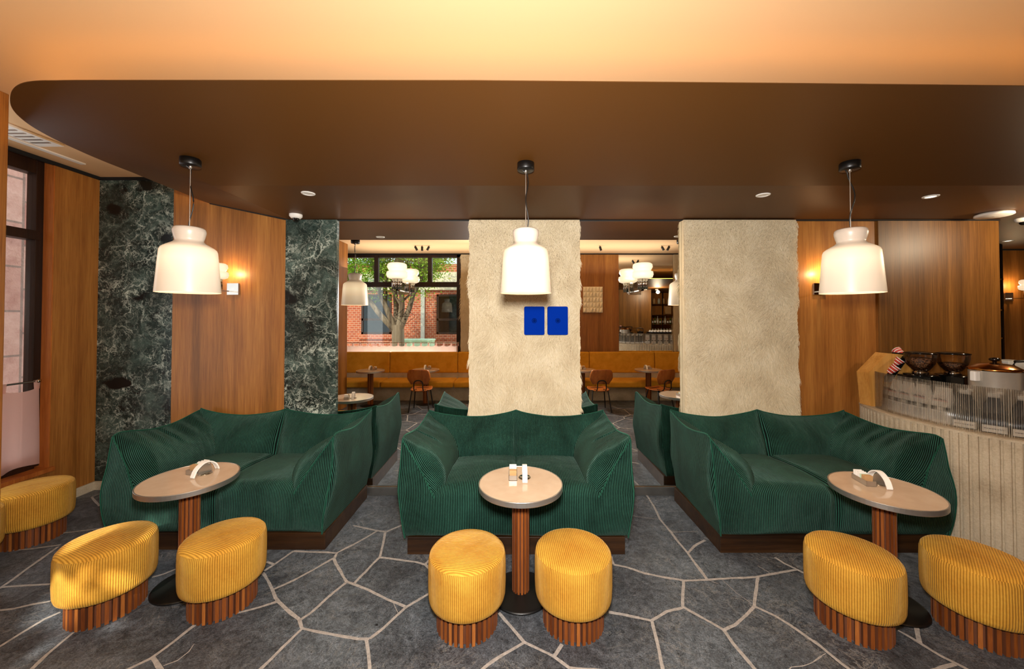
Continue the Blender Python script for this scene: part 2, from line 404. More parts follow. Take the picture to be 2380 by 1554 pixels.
JOINTS = [[1,-3.904,3.271,-3.723,3.319,-3.61,3.359],[1,-4.049,3.022,-3.874,3.052,-3.714,3.106],[1,-3.703,3.081,-3.629,2.866,-3.534,2.605],[1,-3.541,2.623,-3.393,2.638,-3.24,2.651],[1,-3.306,2.413,-3.205,2.429,-3.131,2.466,-3.044,2.494],[1,-2.914,2.127,-2.909,2.238,-2.9,2.347,-2.868,2.403],[1,-2.547,1.991,-2.583,2.107,-2.607,2.25],[1,-2.593,2.719,-2.542,2.753,-2.504,2.809],[1,-2.073,1.991,-2.032,2.03,-1.983,2.08,-1.955,2.173,-1.933,2.303],[1,-1.976,2.083,-1.902,2.038,-1.832,1.991],[0,-1.875,2.038,-1.826,2.068,-1.811,2.123,-1.824,2.173],[1,-1.882,2.892,-1.804,2.859],[1,-1.833,2.788,-1.804,2.859,-1.754,3.022],[1,-1.754,3.022,-1.565,3.009,-1.393,2.998],[1,-1.829,2.767,-1.74,2.687,-1.644,2.593,-1.586,2.528,-1.541,2.489,-1.436,2.418,-1.323,2.347],[1,-1.653,2.593,-1.554,2.693,-1.476,2.802,-1.387,2.942],[1,-1.393,2.998,-1.382,2.927,-1.341,2.866,-1.268,2.781,-1.175,2.674],[1,-1.395,3.003,-1.299,3.124,-1.184,3.3],[1,-1.433,3.39,-1.314,3.349,-1.186,3.306,-1.103,3.29],[1,-1.103,3.29,-0.991,3.401],[1,-1.108,3.28,-1.067,3.106,-1.038,2.95],[1,-1.038,2.95,-1.082,2.781,-1.117,2.655],[1,-1.036,2.942,-0.9,2.919,-0.745,2.889,-0.661,2.859,-0.621,2.816],[1,-0.662,2.866,-0.643,2.911],[1,-1.175,2.674,-1.116,2.651,-0.982,2.593,-0.833,2.511,-0.692,2.445],[1,-1.176,2.667,-1.218,2.575,-1.252,2.472,-1.279,2.397,-1.312,2.342],[1,-1.323,2.347,-1.266,2.28],[1,-1.266,2.28,-1.148,2.252,-1.023,2.227,-0.901,2.203,-0.833,2.207],[1,-0.833,2.207,-0.78,2.28,-0.691,2.439,-0.566,2.563],[0,-0.781,2.477,-0.727,2.397],[1,-0.849,2.203,-0.802,2.107,-0.757,2.012],[1,-0.757,2.012,-0.781,1.991],[1,-0.757,2.012,-0.719,1.987],[1,-1.263,2.275,-1.304,2.148,-1.327,2.06,-1.35,1.991],[1,-1.75,2.392,-1.65,2.434,-1.549,2.489],[1,1.404,3.956,1.393,3.731,1.36,3.486,1.374,3.28,1.376,3.124,1.386,2.998,1.384,2.837,1.384,2.7],[0,1.124,3.552,1.231,3.519,1.363,3.492],[0,1.379,3.28,1.496,3.294,1.615,3.29],[1,1.394,3.003,1.486,3.089,1.609,3.168],[1,0.76,2.859,0.848,2.83,0.966,2.76,1.089,2.719,1.22,2.687,1.381,2.693,1.558,2.71,1.748,2.722,1.911,2.76,2.105,2.802],[1,0.76,2.859,0.767,2.958],[1,2.038,2.942,2.062,2.866,2.105,2.802,2.153,2.726],[1,1.208,2.68,1.094,2.445],[1,1.091,2.439,0.98,2.408,0.853,2.337],[1,0.853,2.337,0.726,2.372,0.607,2.403],[1,1.094,2.445,1.165,2.372,1.216,2.318,1.261,2.266],[1,1.76,2.719,1.642,2.563,1.561,2.45],[1,1.561,2.45,1.462,2.377,1.347,2.303,1.261,2.266],[1,1.561,2.45,1.643,2.372,1.694,2.28,1.748,2.148],[1,1.261,2.266,1.264,2.173,1.277,2.076,1.289,1.991],[1,0.855,2.332,0.835,2.216,0.807,2.068,0.789,1.987],[1,0.479,2.005,0.648,2.005,0.791,1.994],[0,1.491,2.687,1.517,2.563,1.558,2.472],[0,1.426,1.991,1.488,2.03,1.552,2.034,1.624,2.056,1.702,2.091],[0,1.396,2.687,1.442,2.655],[0,1.841,2.845,1.879,2.767],[1,-0.089,2.397,-0.019,2.304,0.025,2.238,0.066,2.181],[1,0.066,2.181,-0.007,2.133,-0.107,2.065,-0.189,1.991],[1,0.066,2.181,0.123,2.151,0.225,2.093,0.301,2.022],[1,0.281,2.169,0.228,2.093],[1,0.301,2.022,0.383,2.016,0.479,2.011],[1,0.301,2.022,0.299,1.991],[1,0.618,2.401,0.726,2.375],[1,1.737,2.196,1.754,2.127,1.773,2.054,1.796,1.991],[0,1.74,2.11,1.681,2.087,1.628,2.059],[1,2.299,2.264,2.321,2.212,2.337,2.163,2.362,2.093,2.388,2.054,2.426,1.991],[1,2.433,2.287,2.338,2.181],[1,2.382,2.048,2.252,2.016,2.147,1.991]]
# ---------------------------------------------------------------- the room
CEIL = 3.405
YW = 3.985          # face of the mirrored back wall
YF = -1.04          # wall behind the eye (window side)
FLAT = EYE+1.04     # flat part of the brown ceiling
floor = struct('floor', B(((-4.7, -1.3, -.1), (9.2, 5.9, 0))), 'slate')
g = MB()
_rz = [.0015]
def ribbon(pts, w):
    _rz[0] += .000012; z = _rz[0]
    # resample and roughen
    P = []
    for a, b in zip(pts[:-1], pts[1:]):
        d = math.dist(a, b); n = max(1, int(d/.035))
        for k in range(n): P.append((a[0]+(b[0]-a[0])*k/n, a[1]+(b[1]-a[1])*k/n))
    P.append(pts[-1]); vs = []
    for k, p in enumerate(P):
        a = P[max(k-1, 0)]; b = P[min(k+1, len(P)-1)]
        dx, dy = b[0]-a[0], b[1]-a[1]; l = math.hypot(dx, dy) or 1; nx, ny = -dy/l, dx/l
        e1 = w*.5*(.85+.45*noise.noise(Vector((p[0]*9, p[1]*9, 1)))+.25*R.random()); e2 = w*.5*(.85+.45*noise.noise(Vector((p[0]*9, p[1]*9, 5)))+.25*R.random())
        if w < .01: e1 *= R.uniform(.3, 1); e2 *= R.uniform(.3, 1)
        vs += [(p[0]+nx*e1, p[1]+ny*e1, z), (p[0]-nx*e2, p[1]-ny*e2, z)]
    g.add(vs, [(2*k, 2*k+1, 2*k+3, 2*k+2) for k in range(len(P)-1)])
for ln in JOINTS:
    q = ln[1:]; ribbon([(q[i], q[i+1]) for i in range(0, len(q), 2)], .02 if ln[0] else .007)
seeds = []
for i in range(-10, 14):
    for j in range(-3, 9):
        seeds.append((i*.58+(j % 2)*.25+R.uniform(-.17, .17), j*.5+R.uniform(-.15, .15)))
for a in range(len(seeds)):
    pa = seeds[a]
    poly = [(pa[0]-2, pa[1]-2, -1), (pa[0]+2, pa[1]-2, -1), (pa[0]+2, pa[1]+2, -1), (pa[0]-2, pa[1]+2, -1)]   # vertex + owner of the edge that starts there
    for b in range(len(seeds)):
        pb = seeds[b]
        if a == b or math.dist(pa, pb) > 1.8: continue
        mx, my = (pa[0]+pb[0])/2, (pa[1]+pb[1])/2; nx, ny = pb[0]-pa[0], pb[1]-pa[1]
        out = []; n = len(poly)
        for k in range(n):
            p, q = poly[k], poly[(k+1) % n]
            dp = (p[0]-mx)*nx+(p[1]-my)*ny; dq = (q[0]-mx)*nx+(q[1]-my)*ny
            if dp <= 0: out.append(p)
            if (dp <= 0) != (dq <= 0):
                t = dp/(dp-dq); x, y = p[0]+(q[0]-p[0])*t, p[1]+(q[1]-p[1])*t
                out.append((x, y, b if dp <= 0 else p[2]))
        poly = out
    for k in range(len(poly)):
        p, q = poly[k], poly[(k+1) % len(poly)]
        if p[2] > a:
            mx, my = (p[0]+q[0])/2, (p[1]+q[1])/2
            if not (my > 1.95 and -4.1 < mx < 3.7) and -4.5 < mx < 7 and my > -1: ribbon([p[:2], q[:2]], .019)
part('floor_grout', g, 'grout', floor)['kind'] = 'stuff'

struct('ceiling', B(((-4.7, -1.3, CEIL), (9.2, 5.9, CEIL+.1))), 'cream_ceiling')
# brown dropped ceiling: flat tray, rim rising to the front and round the left end
edge = [(9.1, 2.03), (5.5, 1.999), (2.712, 1.986), (1.376, 1.969), (-.206, 1.952), (-1.4, 1.951), (-2.2, 1.951), (-2.40, 1.953), (-2.52, 1.958), (-2.63, 1.981), (-2.746, 2.034),
        (-2.877, 2.122), (-2.978, 2.211), (-3.05, 2.305), (-3.10, 2.405), (-3.128, 2.52), (-3.14, 2.66), (-3.148, 2.853), (-3.158, 3.084), (-3.18, 3.239), (-3.22, 3.567), (-3.25, 3.814), (-3.26, 4.0)]
E2 = []
for k in range(len(edge)-1):
    p0, p1, p2, p3 = edge[max(k-1, 0)], edge[k], edge[k+1], edge[min(k+2, len(edge)-1)]
    ns = 4 if k > 5 else 2
    for s_ in range(ns):
        t = s_/ns
        if k > 5: E2.append(tuple(.5*((2*p1[i])+(-p0[i]+p2[i])*t+(2*p0[i]-5*p1[i]+4*p2[i]-p3[i])*t*t+(-p0[i]+3*p1[i]-3*p2[i]+p3[i])*t**3) for i in (0, 1)))
        else: E2.append(tuple(p1[i]+(p2[i]-p1[i])*t for i in (0, 1)))
E2.append(edge[-1])
m = MB(); ns = 8; vs = []
for (x, y) in E2:
    ix, iy = max(x, -2.38), max(y, 2.947)
    d = math.hypot(ix-x, iy-y)
    for s_ in range(ns+1):
        t = s_/ns; vs.append((x+(ix-x)*t, y+(iy-y)*t, FLAT+.205*d*(1-t)))
w_ = ns+1
m.add(vs, [(k*w_+i, k*w_+i+1, (k+1)*w_+i+1, (k+1)*w_+i) for k in range(len(E2)-1) for i in range(ns)], smooth=True)
rim = []
for k in range(len(E2)):
    x, y, z = vs[k*w_]; rim += [(x, y, z), (x, y, z+.004)]
m.add(rim, [(2*k, 2*k+1, 2*k+3, 2*k+2) for k in range(len(E2)-1)], smooth=True)
m.box((-2.38, 2.947, FLAT), (9.1, 5.74, FLAT+.04))
struct('ceiling_brown', m, 'brown_ceiling')
# cove strip on the rim's upper side
m = MB(); cv = [(x, y) for x, y in E2]
pp = []
for (x, y) in cv:
    ix, iy = max(x, -2.38), max(y, 2.947); d = math.hypot(ix-x, iy-y)+1e-6
    o_ = .16; pp.append((x+(ix-x)/d*o_, y+(iy-y)/d*o_, FLAT+.205*(d-o_)+.05))
m.tube(pp, .012, 6); struct('trim_1', m, 'cove')

# back wall
struct('wall_back', B(((-3.64, 4.0, 0), (5.19, 4.2, CEIL))), 'walnut_wall')
m = B(((3.90, 3.982, 0), (5.19, 4.0, FLAT)))
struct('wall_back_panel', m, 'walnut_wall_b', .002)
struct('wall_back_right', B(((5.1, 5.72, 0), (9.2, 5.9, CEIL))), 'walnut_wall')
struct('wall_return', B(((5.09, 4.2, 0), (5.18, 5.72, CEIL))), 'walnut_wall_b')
struct('wall_marble_left', B(((-4.6, 4.1, 0), (-3.645, 4.25, CEIL))), 'marble')
struct('wall_marble_right', B(((-2.412, 3.96, 0), (-1.867, 4.0, FLAT-.005))), 'marble', .001)
struct('wall_right', B(((9.1, -1.3, 0), (9.25, 5.9, CEIL))), 'walnut_wall')
struct('shadow_gap_trim_2', B(((-2.41, 3.97, FLAT-.012), (5.19, 4.0, FLAT+.01)), ((5.19, 5.69, FLAT-.02), (9.1, 5.72, FLAT))), 'gap')
m = MB(); m.tube([(-2.38, 3.985, FLAT+.0), (-3.24, 3.985, FLAT+.182)], .014, 4); struct('shadow_gap_trim_3', m, 'gap')
struct('baseboard_back', B(((-1.86, 3.955, .0), (1.86, 3.985, .082))), 'steel_dark', .002)
struct('baseboard_left', B(((-4.55, 4.08, 0), (-3.65, 4.1, .09)), ((-4.545, 3.66, 0), (-4.53, 4.08, .09))), 'concrete')
# left window wall
struct('wall_left', B(((-4.65, 3.70, 0), (-4.55, 4.2, CEIL)), ((-4.65, 1.2, 0), (-4.55, 3.70, .36)), ((-4.65, -1.3, 0), (-4.55, 1.2, CEIL))), 'walnut_wall')
struct('wall_left_fin', B(((-3.60, .11, 0), (-3.475, 2.56, CEIL))), 'walnut_wall', .004)
struct('shadow_gap_trim_4', B(((-4.56, 1.2, CEIL-.03), (-4.52, 4.1, CEIL)), ((-4.55, 4.08, CEIL-.03), (-3.2, 4.1, CEIL))), 'gap')
wn = struct('window_1', B(((-4.74, 3.63, .42), (-4.645, 3.70, CEIL)), ((-4.76, 1.2, 2.62), (-4.63, 3.66, 2.71)), ((-4.76, 1.2, 3.27), (-4.65, 3.66, CEIL)), ((-4.76, 1.2, .40), (-4.65, 3.66, .46)),
     ((-4.76, 1.2, .42), (-4.65, 1.28, CEIL)), ((-4.75, 2.35, .42), (-4.66, 2.42, CEIL))), 'frame_wood', .003)
part('window_reveal', B(((-4.72, 3.69, .40), (-4.552, 3.71, CEIL)), ((-4.76, 1.2, .36), (-4.52, 3.72, .40))), 'chair_wood', wn)
part('glass', B(((-4.69, 1.25, .46), (-4.685, 3.65, 3.3))), 'winglass', wn)

def rodded_curtain(name, label, p0, p1, z, drop, tabs):
    t = thing(name, label, 'curtain', (*p0, 0))
    d = Vector((p1[0]-p0[0], p1[1]-p0[1], 0)); L_ = d.length; d.normalize(); n = Vector((-d.y, d.x, 0))
    m = MB(); m.tube([Vector((0, 0, z)), d*L_+Vector((0, 0, z))], .009, 8)
    for s_ in (0.01, L_-.01):
        m.lathe([(0.0, -.02), (.02, -.012), (.02, .012), (0, .02)], tuple(d*s_+Vector((0, 0, z))), 12)
    part('rod', m, 'chrome', t)
    m = MB()
    def f(u, v):
        x = u*L_; ph = (u*tabs) % 1; dip = .035*math.sin(PI*ph)**.7
        off = .018*math.sin(u*tabs*2*PI+.6)+.012*math.sin(u*tabs*4.7+v*2)
        zz = (z-.05-dip)*(1-v)+(z-drop+.01*math.sin(u*40))*v
        p = d*(x*.99+.005)+n*(off*(.3+.7*v)); return (p.x, p.y, zz, u*L_, v)
    m.patch(f, int(tabs*10), 10)
    for k in range(tabs+1):
        x = min(max(k/tabs*L_, .02), L_-.02); a = d*(x-.018); b = d*(x+.018)
        for sgn in (1, -1):
            q = n*(.011*sgn)
            m.add([tuple(a+q+Vector((0, 0, z+.01))), tuple(b+q+Vector((0, 0, z+.01))), tuple(b+q*.3+Vector((0, 0, z-.075))), tuple(a+q*.3+Vector((0, 0, z-.075)))], [(0, 1, 2, 3)])
    o = part('curtain_cloth', m, 'pink', t)
    return t
rodded_curtain('cafe_curtain', 'sheer pink cafe curtain on a rod across the tall side window', (-4.615, 3.66), (-4.615, 1.3), 1.25, .80, 9)
m = MB()
for k in range(1): m.box((-6.4, -2, -.1), (-6.2, 8, 6))
o = part('stone_building', m, 'stone'); tag(o, 'reddish sandstone wall outside the tall side window', 'building')

# ceiling vents
t = thing('ceiling_vent', 'white ceiling vent plate above the side window', 'vent', (-4.1, 3.05, CEIL-.02))
part('vent_frame', B(((-.11, -.26, 0), (.11, .26, .02))), 'white', t, .004)
part('vent_grille', B(*[((-.08, -.22+k*.055, -.004), (.08, -.20+k*.055, .002)) for k in range(8)]), 'steel', t)
o = part('slot_diffuser', B(((-4.32, 2.3, CEIL-.012), (-4.27, 3.72, CEIL))), 'white'); tag(o, 'long thin white slot vent in the cream ceiling beside the window', 'vent')

# ---------------------------------------------------------------- wall behind the eye
struct('wall_front', B(((-4.6, YF-.2, 0), (-1.25, YF-.02, .5)), ((-1.25, YF-.2, 0), (9.2, YF-.02, CEIL)), ((-4.7, YF-.2, 0), (-4.5, YF-.02, CEIL))), 'walnut_wall')
struct('wall_front_panel', B(((.2, YF-.02, 0), (2.55, YF, CEIL)), ((4.65, YF-.02, 0), (9.1, YF, CEIL))), 'walnut_wall', .002)
struct('shadow_gap_trim_5', B(((-4.5, YF-.02, CEIL-.025), (4.7, YF+.01, CEIL))), 'gap')
FW = 'frame_wood'
wn = struct('window_2', B(((-4.5, YF-.14, CEIL-.09), (-1.25, YF-.04, CEIL)), ((-4.5, YF-.16, 2.60), (-1.25, YF-.02, 2.72)), ((-4.5, YF-.14, .5), (-1.25, YF-.04, .6)),
   ((-4.5, YF-.14, .5), (-4.05, YF-.04, CEIL)), ((-1.36, YF-.14, .5), (-1.25, YF-.04, CEIL)), ((-3.36, YF-.13, 2.7), (-3.26, YF-.03, CEIL)), ((-2.06, YF-.13, 2.7), (-1.96, YF-.03, CEIL))), FW, .004)
part('glass', B(((-4.1, YF-.10, .55), (-1.3, YF-.096, 3.35))), 'winglass', wn)
rodded_curtain('cafe_curtain', 'sheer pink tab-top cafe curtain on a rod behind the mustard banquette', (-4.04, YF-.02), (-1.3, YF-.02), 1.25, .68, 15)
# round crest painted on the pane
m = MB(); cp = []
for k in range(49):
    a = 2*PI*k/48; r_ = 1+.13*math.cos(4*a)
    cp.append((-2.62+.21*r_*math.cos(a), YF-.088, 1.89+.13*(1.05+.18*abs(math.sin(a))**3)*r_*math.sin(a)))
m.tube(cp, .005, 5)
for (x, z, w, h) in [(-2.62, 1.96, .02, .03), (-2.65, 1.935, .02, .02), (-2.58, 1.94, .025, .02), (-2.62, 1.82, .03, .03)]+[(-2.75+k*.022, 1.885+.004*((k*7) % 3), .012, .02+.01*(k % 2)) for k in range(13)]:
    m.box((x-w/2, YF-.092, z-h/2), (x+w/2, YF-.090, z+h/2))
o = part('window_crest', m, 'black'); tag(o, 'black painted oval crest lettered on the big window pane', 'sign')

def mirror(name, label, x0, x1, z0, z1, y, sgn):
    t = thing(name, label, 'mirror', ((x0+x1)/2, y, z0)); w = (x1-x0)/2
    part('mirror_glass', B(((-w, 0, 0), (w, .012*sgn, z1-z0))), 'mirror', t)
    return t
mirror('wall_mirror', 'tall wall mirror between green marble and fur panel, showing the window', -1.865, -.40, .085, FLAT-.012, YW, 1)
mirror('wall_mirror', 'tall wall mirror between the two cream fur panels', .66, 1.85, .085, FLAT-.012, YW, 1)
mirror('wall_mirror', 'mirror above the mustard banquette reflecting the coffee bar', 2.55, 3.86, .5, CEIL-.03, YF, -1)

# fur-covered panels
def fur_panel(label, x0, x1, z0, z1, y, sgn, n, ln=.055):
    """sgn -1: the fur faces -Y"""
    t = thing('fur_panel', label, 'wall panel', ((x0+x1)/2, y, z0)); w = (x1-x0)/2; h = z1-z0
    part('backing', B(((-w, min(0, -.05*sgn), 0), (w, max(0, -.05*sgn), h))), 'hide', t)
    m = MB(); vs = []; fs = []; uvs = []
    for k in range(n):
        x = R.uniform(-w-.004, w+.004); z = R.uniform(.0, h)
        P0 = Vector((x*3.4+y, z*2.6, 3.1+y)); a = (1.5*noise.noise(P0)+.8*noise.noise(P0*2.9))*(.55+.6*min(1, z/h))
        if z > h-.25: a *= .5
        cl = .5+.5*noise.noise(Vector((x*7, z*3.5, y))); tone = min(1, max(0, .5+.35*noise.noise(Vector((x*5, z*5, 9+y)))+R.uniform(-.3, .3)))
        l = ln*R.uniform(.6, 1.25)*(1.55-.75*z/h); a += R.uniform(-.22, .22)
        dx, dz = math.sin(a), -math.cos(a); lift = .010+.022*cl*R.random()
        wd = .0013+.0011*R.random(); px_, pz_ = dz*wd, -dx*wd; o_ = len(vs)
        for j, (s_, yy, ww) in enumerate(((0, .0, 1), (.35, lift, .95), (.75, lift*.95, .6), (1, lift*.5, .12))):
            cx = x+dx*l*s_; cz = z+dz*l*s_+0; yy_ = sgn*(yy+.001)
            vs += [(cx+px_*ww, yy_, cz+pz_*ww), (cx-px_*ww, yy_, cz-pz_*ww)]; uvs += [(tone, s_*1.0+.1)]*2
        fs += [(o_+2*j, o_+2*j+1, o_+2*j+3, o_+2*j+2) for j in range(3)]
    m.add(vs, fs, uvs, smooth=False)
    f = part('fur', m, 'fur', t); f['kind'] = 'stuff'
    return t
fur_panel('cream fur-covered wall panel behind the middle pendant, with two blue plaques', -.457, .703, .12, FLAT-.015, 3.93, -1, 52000)
fur_panel('cream fur-covered wall panel without plaques, beside the walnut panelling', 1.80, 2.985, .12, FLAT-.015, 3.93, -1, 52000)
fur_panel('narrow cream fur pier beside the big window, seen in the mirror', -1.25, -.1, 1.06, CEIL-.03, YF+.03, 1, 14000, .09)
fur_panel('cream fur pier beyond the mirror over the banquette, seen in the mirror', 3.87, 4.65, 1.06, CEIL-.03, YF+.03, 1, 9000, .09)

# blue plaques
def plaque(x, label):
    t = thing('wall_plaque', label, 'wall art', (x, 3.885, 1.687))
    m = MB(); w, h, r_ = .105, .293, .016; pts = []
    for cx, cz, a0 in ((w-r_, r_, -90), (w-r_, h-r_, 0), (-w+r_, h-r_, 90), (-w+r_, r_, 180)):
        for q in range(5): a = math.radians(a0+q*22.5); pts.append((cx+r_*math.cos(a), cz+r_*math.sin(a)))
    m.prism(pts, -.018, .018, 'y'); part('pad', m, 'blue', t, .006)
    m = MB(); m.lathe([(.026, -.0185), (.026, -.021), (.020, -.0215), (.0195, -.0185)], (0, 0, h*.5), 24, axis='y')
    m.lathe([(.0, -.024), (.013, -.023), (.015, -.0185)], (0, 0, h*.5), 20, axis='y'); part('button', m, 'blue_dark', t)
plaque(.222, 'ultramarine felt plaque with a centre button, nearer the middle pendant cord')
plaque(.464, 'ultramarine felt plaque with a centre button, nearer the edge of the fur panel')
# plaster relief on the wall behind
t = thing('wall_relief', 'cream plaster relief of ridged tiles on the walnut wall', 'wall art', (1.92, YF+.03, 1.98))
part('backing', B(((-.235, -.03, 0), (.235, 0, .62))), 'relief', t)
m = MB()
for i in range(6):
    for j in range(5):
        x = -.235+i*.0783; z = j*.124; d = .02+R.random()*.025
        m.add([(x, 0, z), (x+.075, 0, z), (x+.075, 0, z+.12), (x, 0, z+.12), (x+.01, d, z+.01), (x+.06, d*.4, z+.015), (x+.065, d, z+.11), (x+.005, d*.5, z+.105)], [(0, 4, 7, 3), (4, 5, 6, 7), (1, 2, 6, 5), (3, 7, 6, 2), (0, 1, 5, 4)])
part('tile_relief', m, 'relief', t)

# ---------------------------------------------------------------- ceiling fittings
def downlight(x, y, label, z=FLAT, lit=False):
    t = thing('downlight', label, 'ceiling light', (x, y, z))
    m = MB(); m.lathe([(.055, 0), (.052, -.006), (.04, -.008), (.036, -.002)], seg=28); part('trim_ring', m, 'white', t)
    m = MB(); m.lathe([(0, -.003), (.037, -.003)], seg=24); part('lens', m, 'bulb' if lit else 'white', t)
downlight(-1.72, 3.13, 'flush white ceiling disc above the corduroy sofa by the marble')
downlight(2.13, 3.17, 'flush white ceiling disc above the bare fur panel')
downlight(3.60, 3.21, 'lit recessed downlight over the walnut panelling', lit=True)
downlight(6.74, 5.08, 'small lit downlight in front of the far walnut wall', lit=True)
def dome(x, y, label, z=FLAT, r=.06):
    t = thing('ceiling_camera', label, 'security camera', (x, y, z))
    m = MB(); m.lathe([(r, 0), (r, -.02), (r*.75, -.038), (r*.5, -.04)], seg=28); part('housing', m, 'white', t)
    m = MB(); m.lathe([(r*.5, -.038), (r*.45, -.058), (r*.25, -.068), (0, -.07)], seg=20); part('lens', m, 'blackgloss', t)
dome(-2.2, 3.78, 'white dome camera on the brown ceiling above the marble strip')
dome(5.38, 3.93, 'white ceiling sensor at the end of the walnut wall')
t = thing('ceiling_disc_unit', 'large flat white disc unit on the brown ceiling above the bar', 'ceiling unit', (4.80, 3.72, FLAT))
m = MB(); m.lathe([(.10, 0), (.13, -.012), (.132, -.028), (.12, -.036), (0, -.038)], seg=48); part('disc_cover', m, 'white', t)
m = MB(); m.lathe([(.002, -.0375), (.012, -.0385), (0, -.039)], seg=12); part('status_light', m, 'steel', t)
first = None
for k, (x, tl, lb) in enumerate([(-2.1, .5, 'end one of the trio by the big window'), (-1.95, 0, 'middle one of the trio by the big window'), (-1.8, -.5, 'third of the trio, nearest the fur pier'), (1.87, .3, 'alone above the plaster relief'), (3.2, .5, 'first of the pair over the bar mirror'), (3.36, -.5, 'second of the pair over the bar mirror')]):
    t = thing('ceiling_spotlight', 'small black track spotlight, '+lb, 'spotlight', (x, -.05, CEIL), group='black spotlights')
    m = MB(); m.tube([(0, 0, 0), (0, 0, -.03)], .008, 6); m.tube([(0, 0, -.02), (.09*math.sin(tl), .0, -.02-.09*math.cos(tl))], .025, 12); part('head', m, 'black', t)

# ---------------------------------------------------------------- pendants
def make_pendant(x, y, label, rz):
    zb = EYE+.17; cz = FLAT+.205*max(0, 2.947-y)
    t = thing('pendant_lamp', label, 'pendant lamp', (x, y, zb), rz)
    m = MB()
    pr = [(.181, 0), (.179, .03), (.172, .12), (.165, .22), (.159, .288), (.153, .304), (.14, .316), (.115, .332), (.092, .346), (.0815, .357), (.079, .364), (.081, .372), (.087, .392), (.0925, .415), (.0935, .43), (.090, .446), (.082, .454), (.074, .452), (.070, .44), (.074, .40), (.072, .366), (.085, .342), (.13, .313), (.152, .285), (.160, .2), (.176, .01), (.181, 0)]
    m.lathe(pr, seg=64); part('lamp_shade', m, 'shade', t)
    top = cz-zb
    m = MB(); m.lathe([(.0, top-.052), (.057, top-.052), (.0605, top-.047), (.0605, top), (0, top)], seg=40); part('canopy', m, 'black', t)
    m = MB(); m.tube([(0, 0, .40), (0, 0, top-.05)], .0028, 6); m.lathe([(0, top-.07), (.008, top-.07), (.009, top-.05)], seg=12); part('suspension_wire', m, 'steel', t)
    m = MB(); pts = []
    for k in range(25):
        s_ = k/24; zz = .43+(top-.05-.43)*s_
        pts.append((.012*math.sin(s_*9+x)+.012*math.sin(PI*s_), .012*math.cos(s_*7), zz))
    pts[-1] = (-.025, 0, top-.05); pts[0] = (0, 0, .40)
    m.tube(pts, .0042, 6); part('cord', m, 'black', t)
    m = MB(); m.lathe([(0, .43), (.07, .43), (.07, .436), (0, .437)], seg=28); part('shade_cap', m, 'steel', t)
    ld = bpy.data.lights.new('bulb', 'POINT'); ld.energy = 10; ld.color = (1, .78, .52); ld.shadow_soft_size = .05
    lo = bpy.data.objects.new('bulb', ld); C.objects.link(lo); lo.parent = t; lo.location = (0, 0, .17)
make_pendant(-2.262, 2.61, 'white opal glass pendant lamp hanging over the table by the marble', .4)
make_pendant(.092, 2.66, 'white opal glass pendant lamp in front of the fur panel with plaques', 0)
make_pendant(2.40, 2.65, 'white opal glass pendant lamp hanging near the walnut panelling and bar', -.4)

# wall sconces: two stacked glass rings on fluted chrome, square wall plate
def sconce(x, y, z, label, sx=0):
    t = thing('wall_sconce', label, 'wall lamp', (x, y, z))
    part('wall_plate', B(((-.062, -.018, -.062), (.062, 0, .062))), 'chrome', t, .002)
    m = MB(); m.box((-.012, -.24, -.035), (.012, -.01, -.023)); m.box((-.012, -.24, -.035), (.012, -.228, .05)); part('arm', m, 'chrome', t)
    m = MB()
    for k in range(8):
        a = 2*PI*k/8; m.lathe([(0, -.02), (.017, -.02), (.017, .085), (0, .085)], (.036*math.cos(a), -.24+.036*math.sin(a), 0), 12)
    part('lamp_holder', m, 'chrome', t)
    m = MB(); m.lathe([(0, .085), (.07, .086), (.095, .097), (.104, .125), (.10, .152), (.084, .160), (.076, .167), (.084, .174), (.097, .2), (.092, .228), (.075, .24), (0, .244)], (0, -.24, 0), 40)
    part('glass_shade', m, 'sconce', t)
    ld = bpy.data.lights.new('bulb', 'POINT'); ld.energy = 5; ld.color = (1, .70, .38); ld.shadow_soft_size = .012
    lo = bpy.data.objects.new('bulb', ld); C.objects.link(lo); lo.parent = t; lo.location = (0, -.10, .17)
sconce(-1.16, YW, EYE+.30, 'chrome sconce with stacked glass rings on the mirror beside the marble')
sconce(1.30, YW, EYE+.30, 'chrome sconce with stacked glass rings on the mirror between fur panels')
sconce(-2.985, 4.0, EYE+.30, 'chrome sconce on the walnut wall, half hidden by a pendant')
sconce(3.27, 4.0, EYE+.30, 'chrome sconce on the walnut wall behind the pendant near the bar')
sconce(7.57, 5.72, EYE+.31, 'chrome sconce on the far walnut wall past the bar')

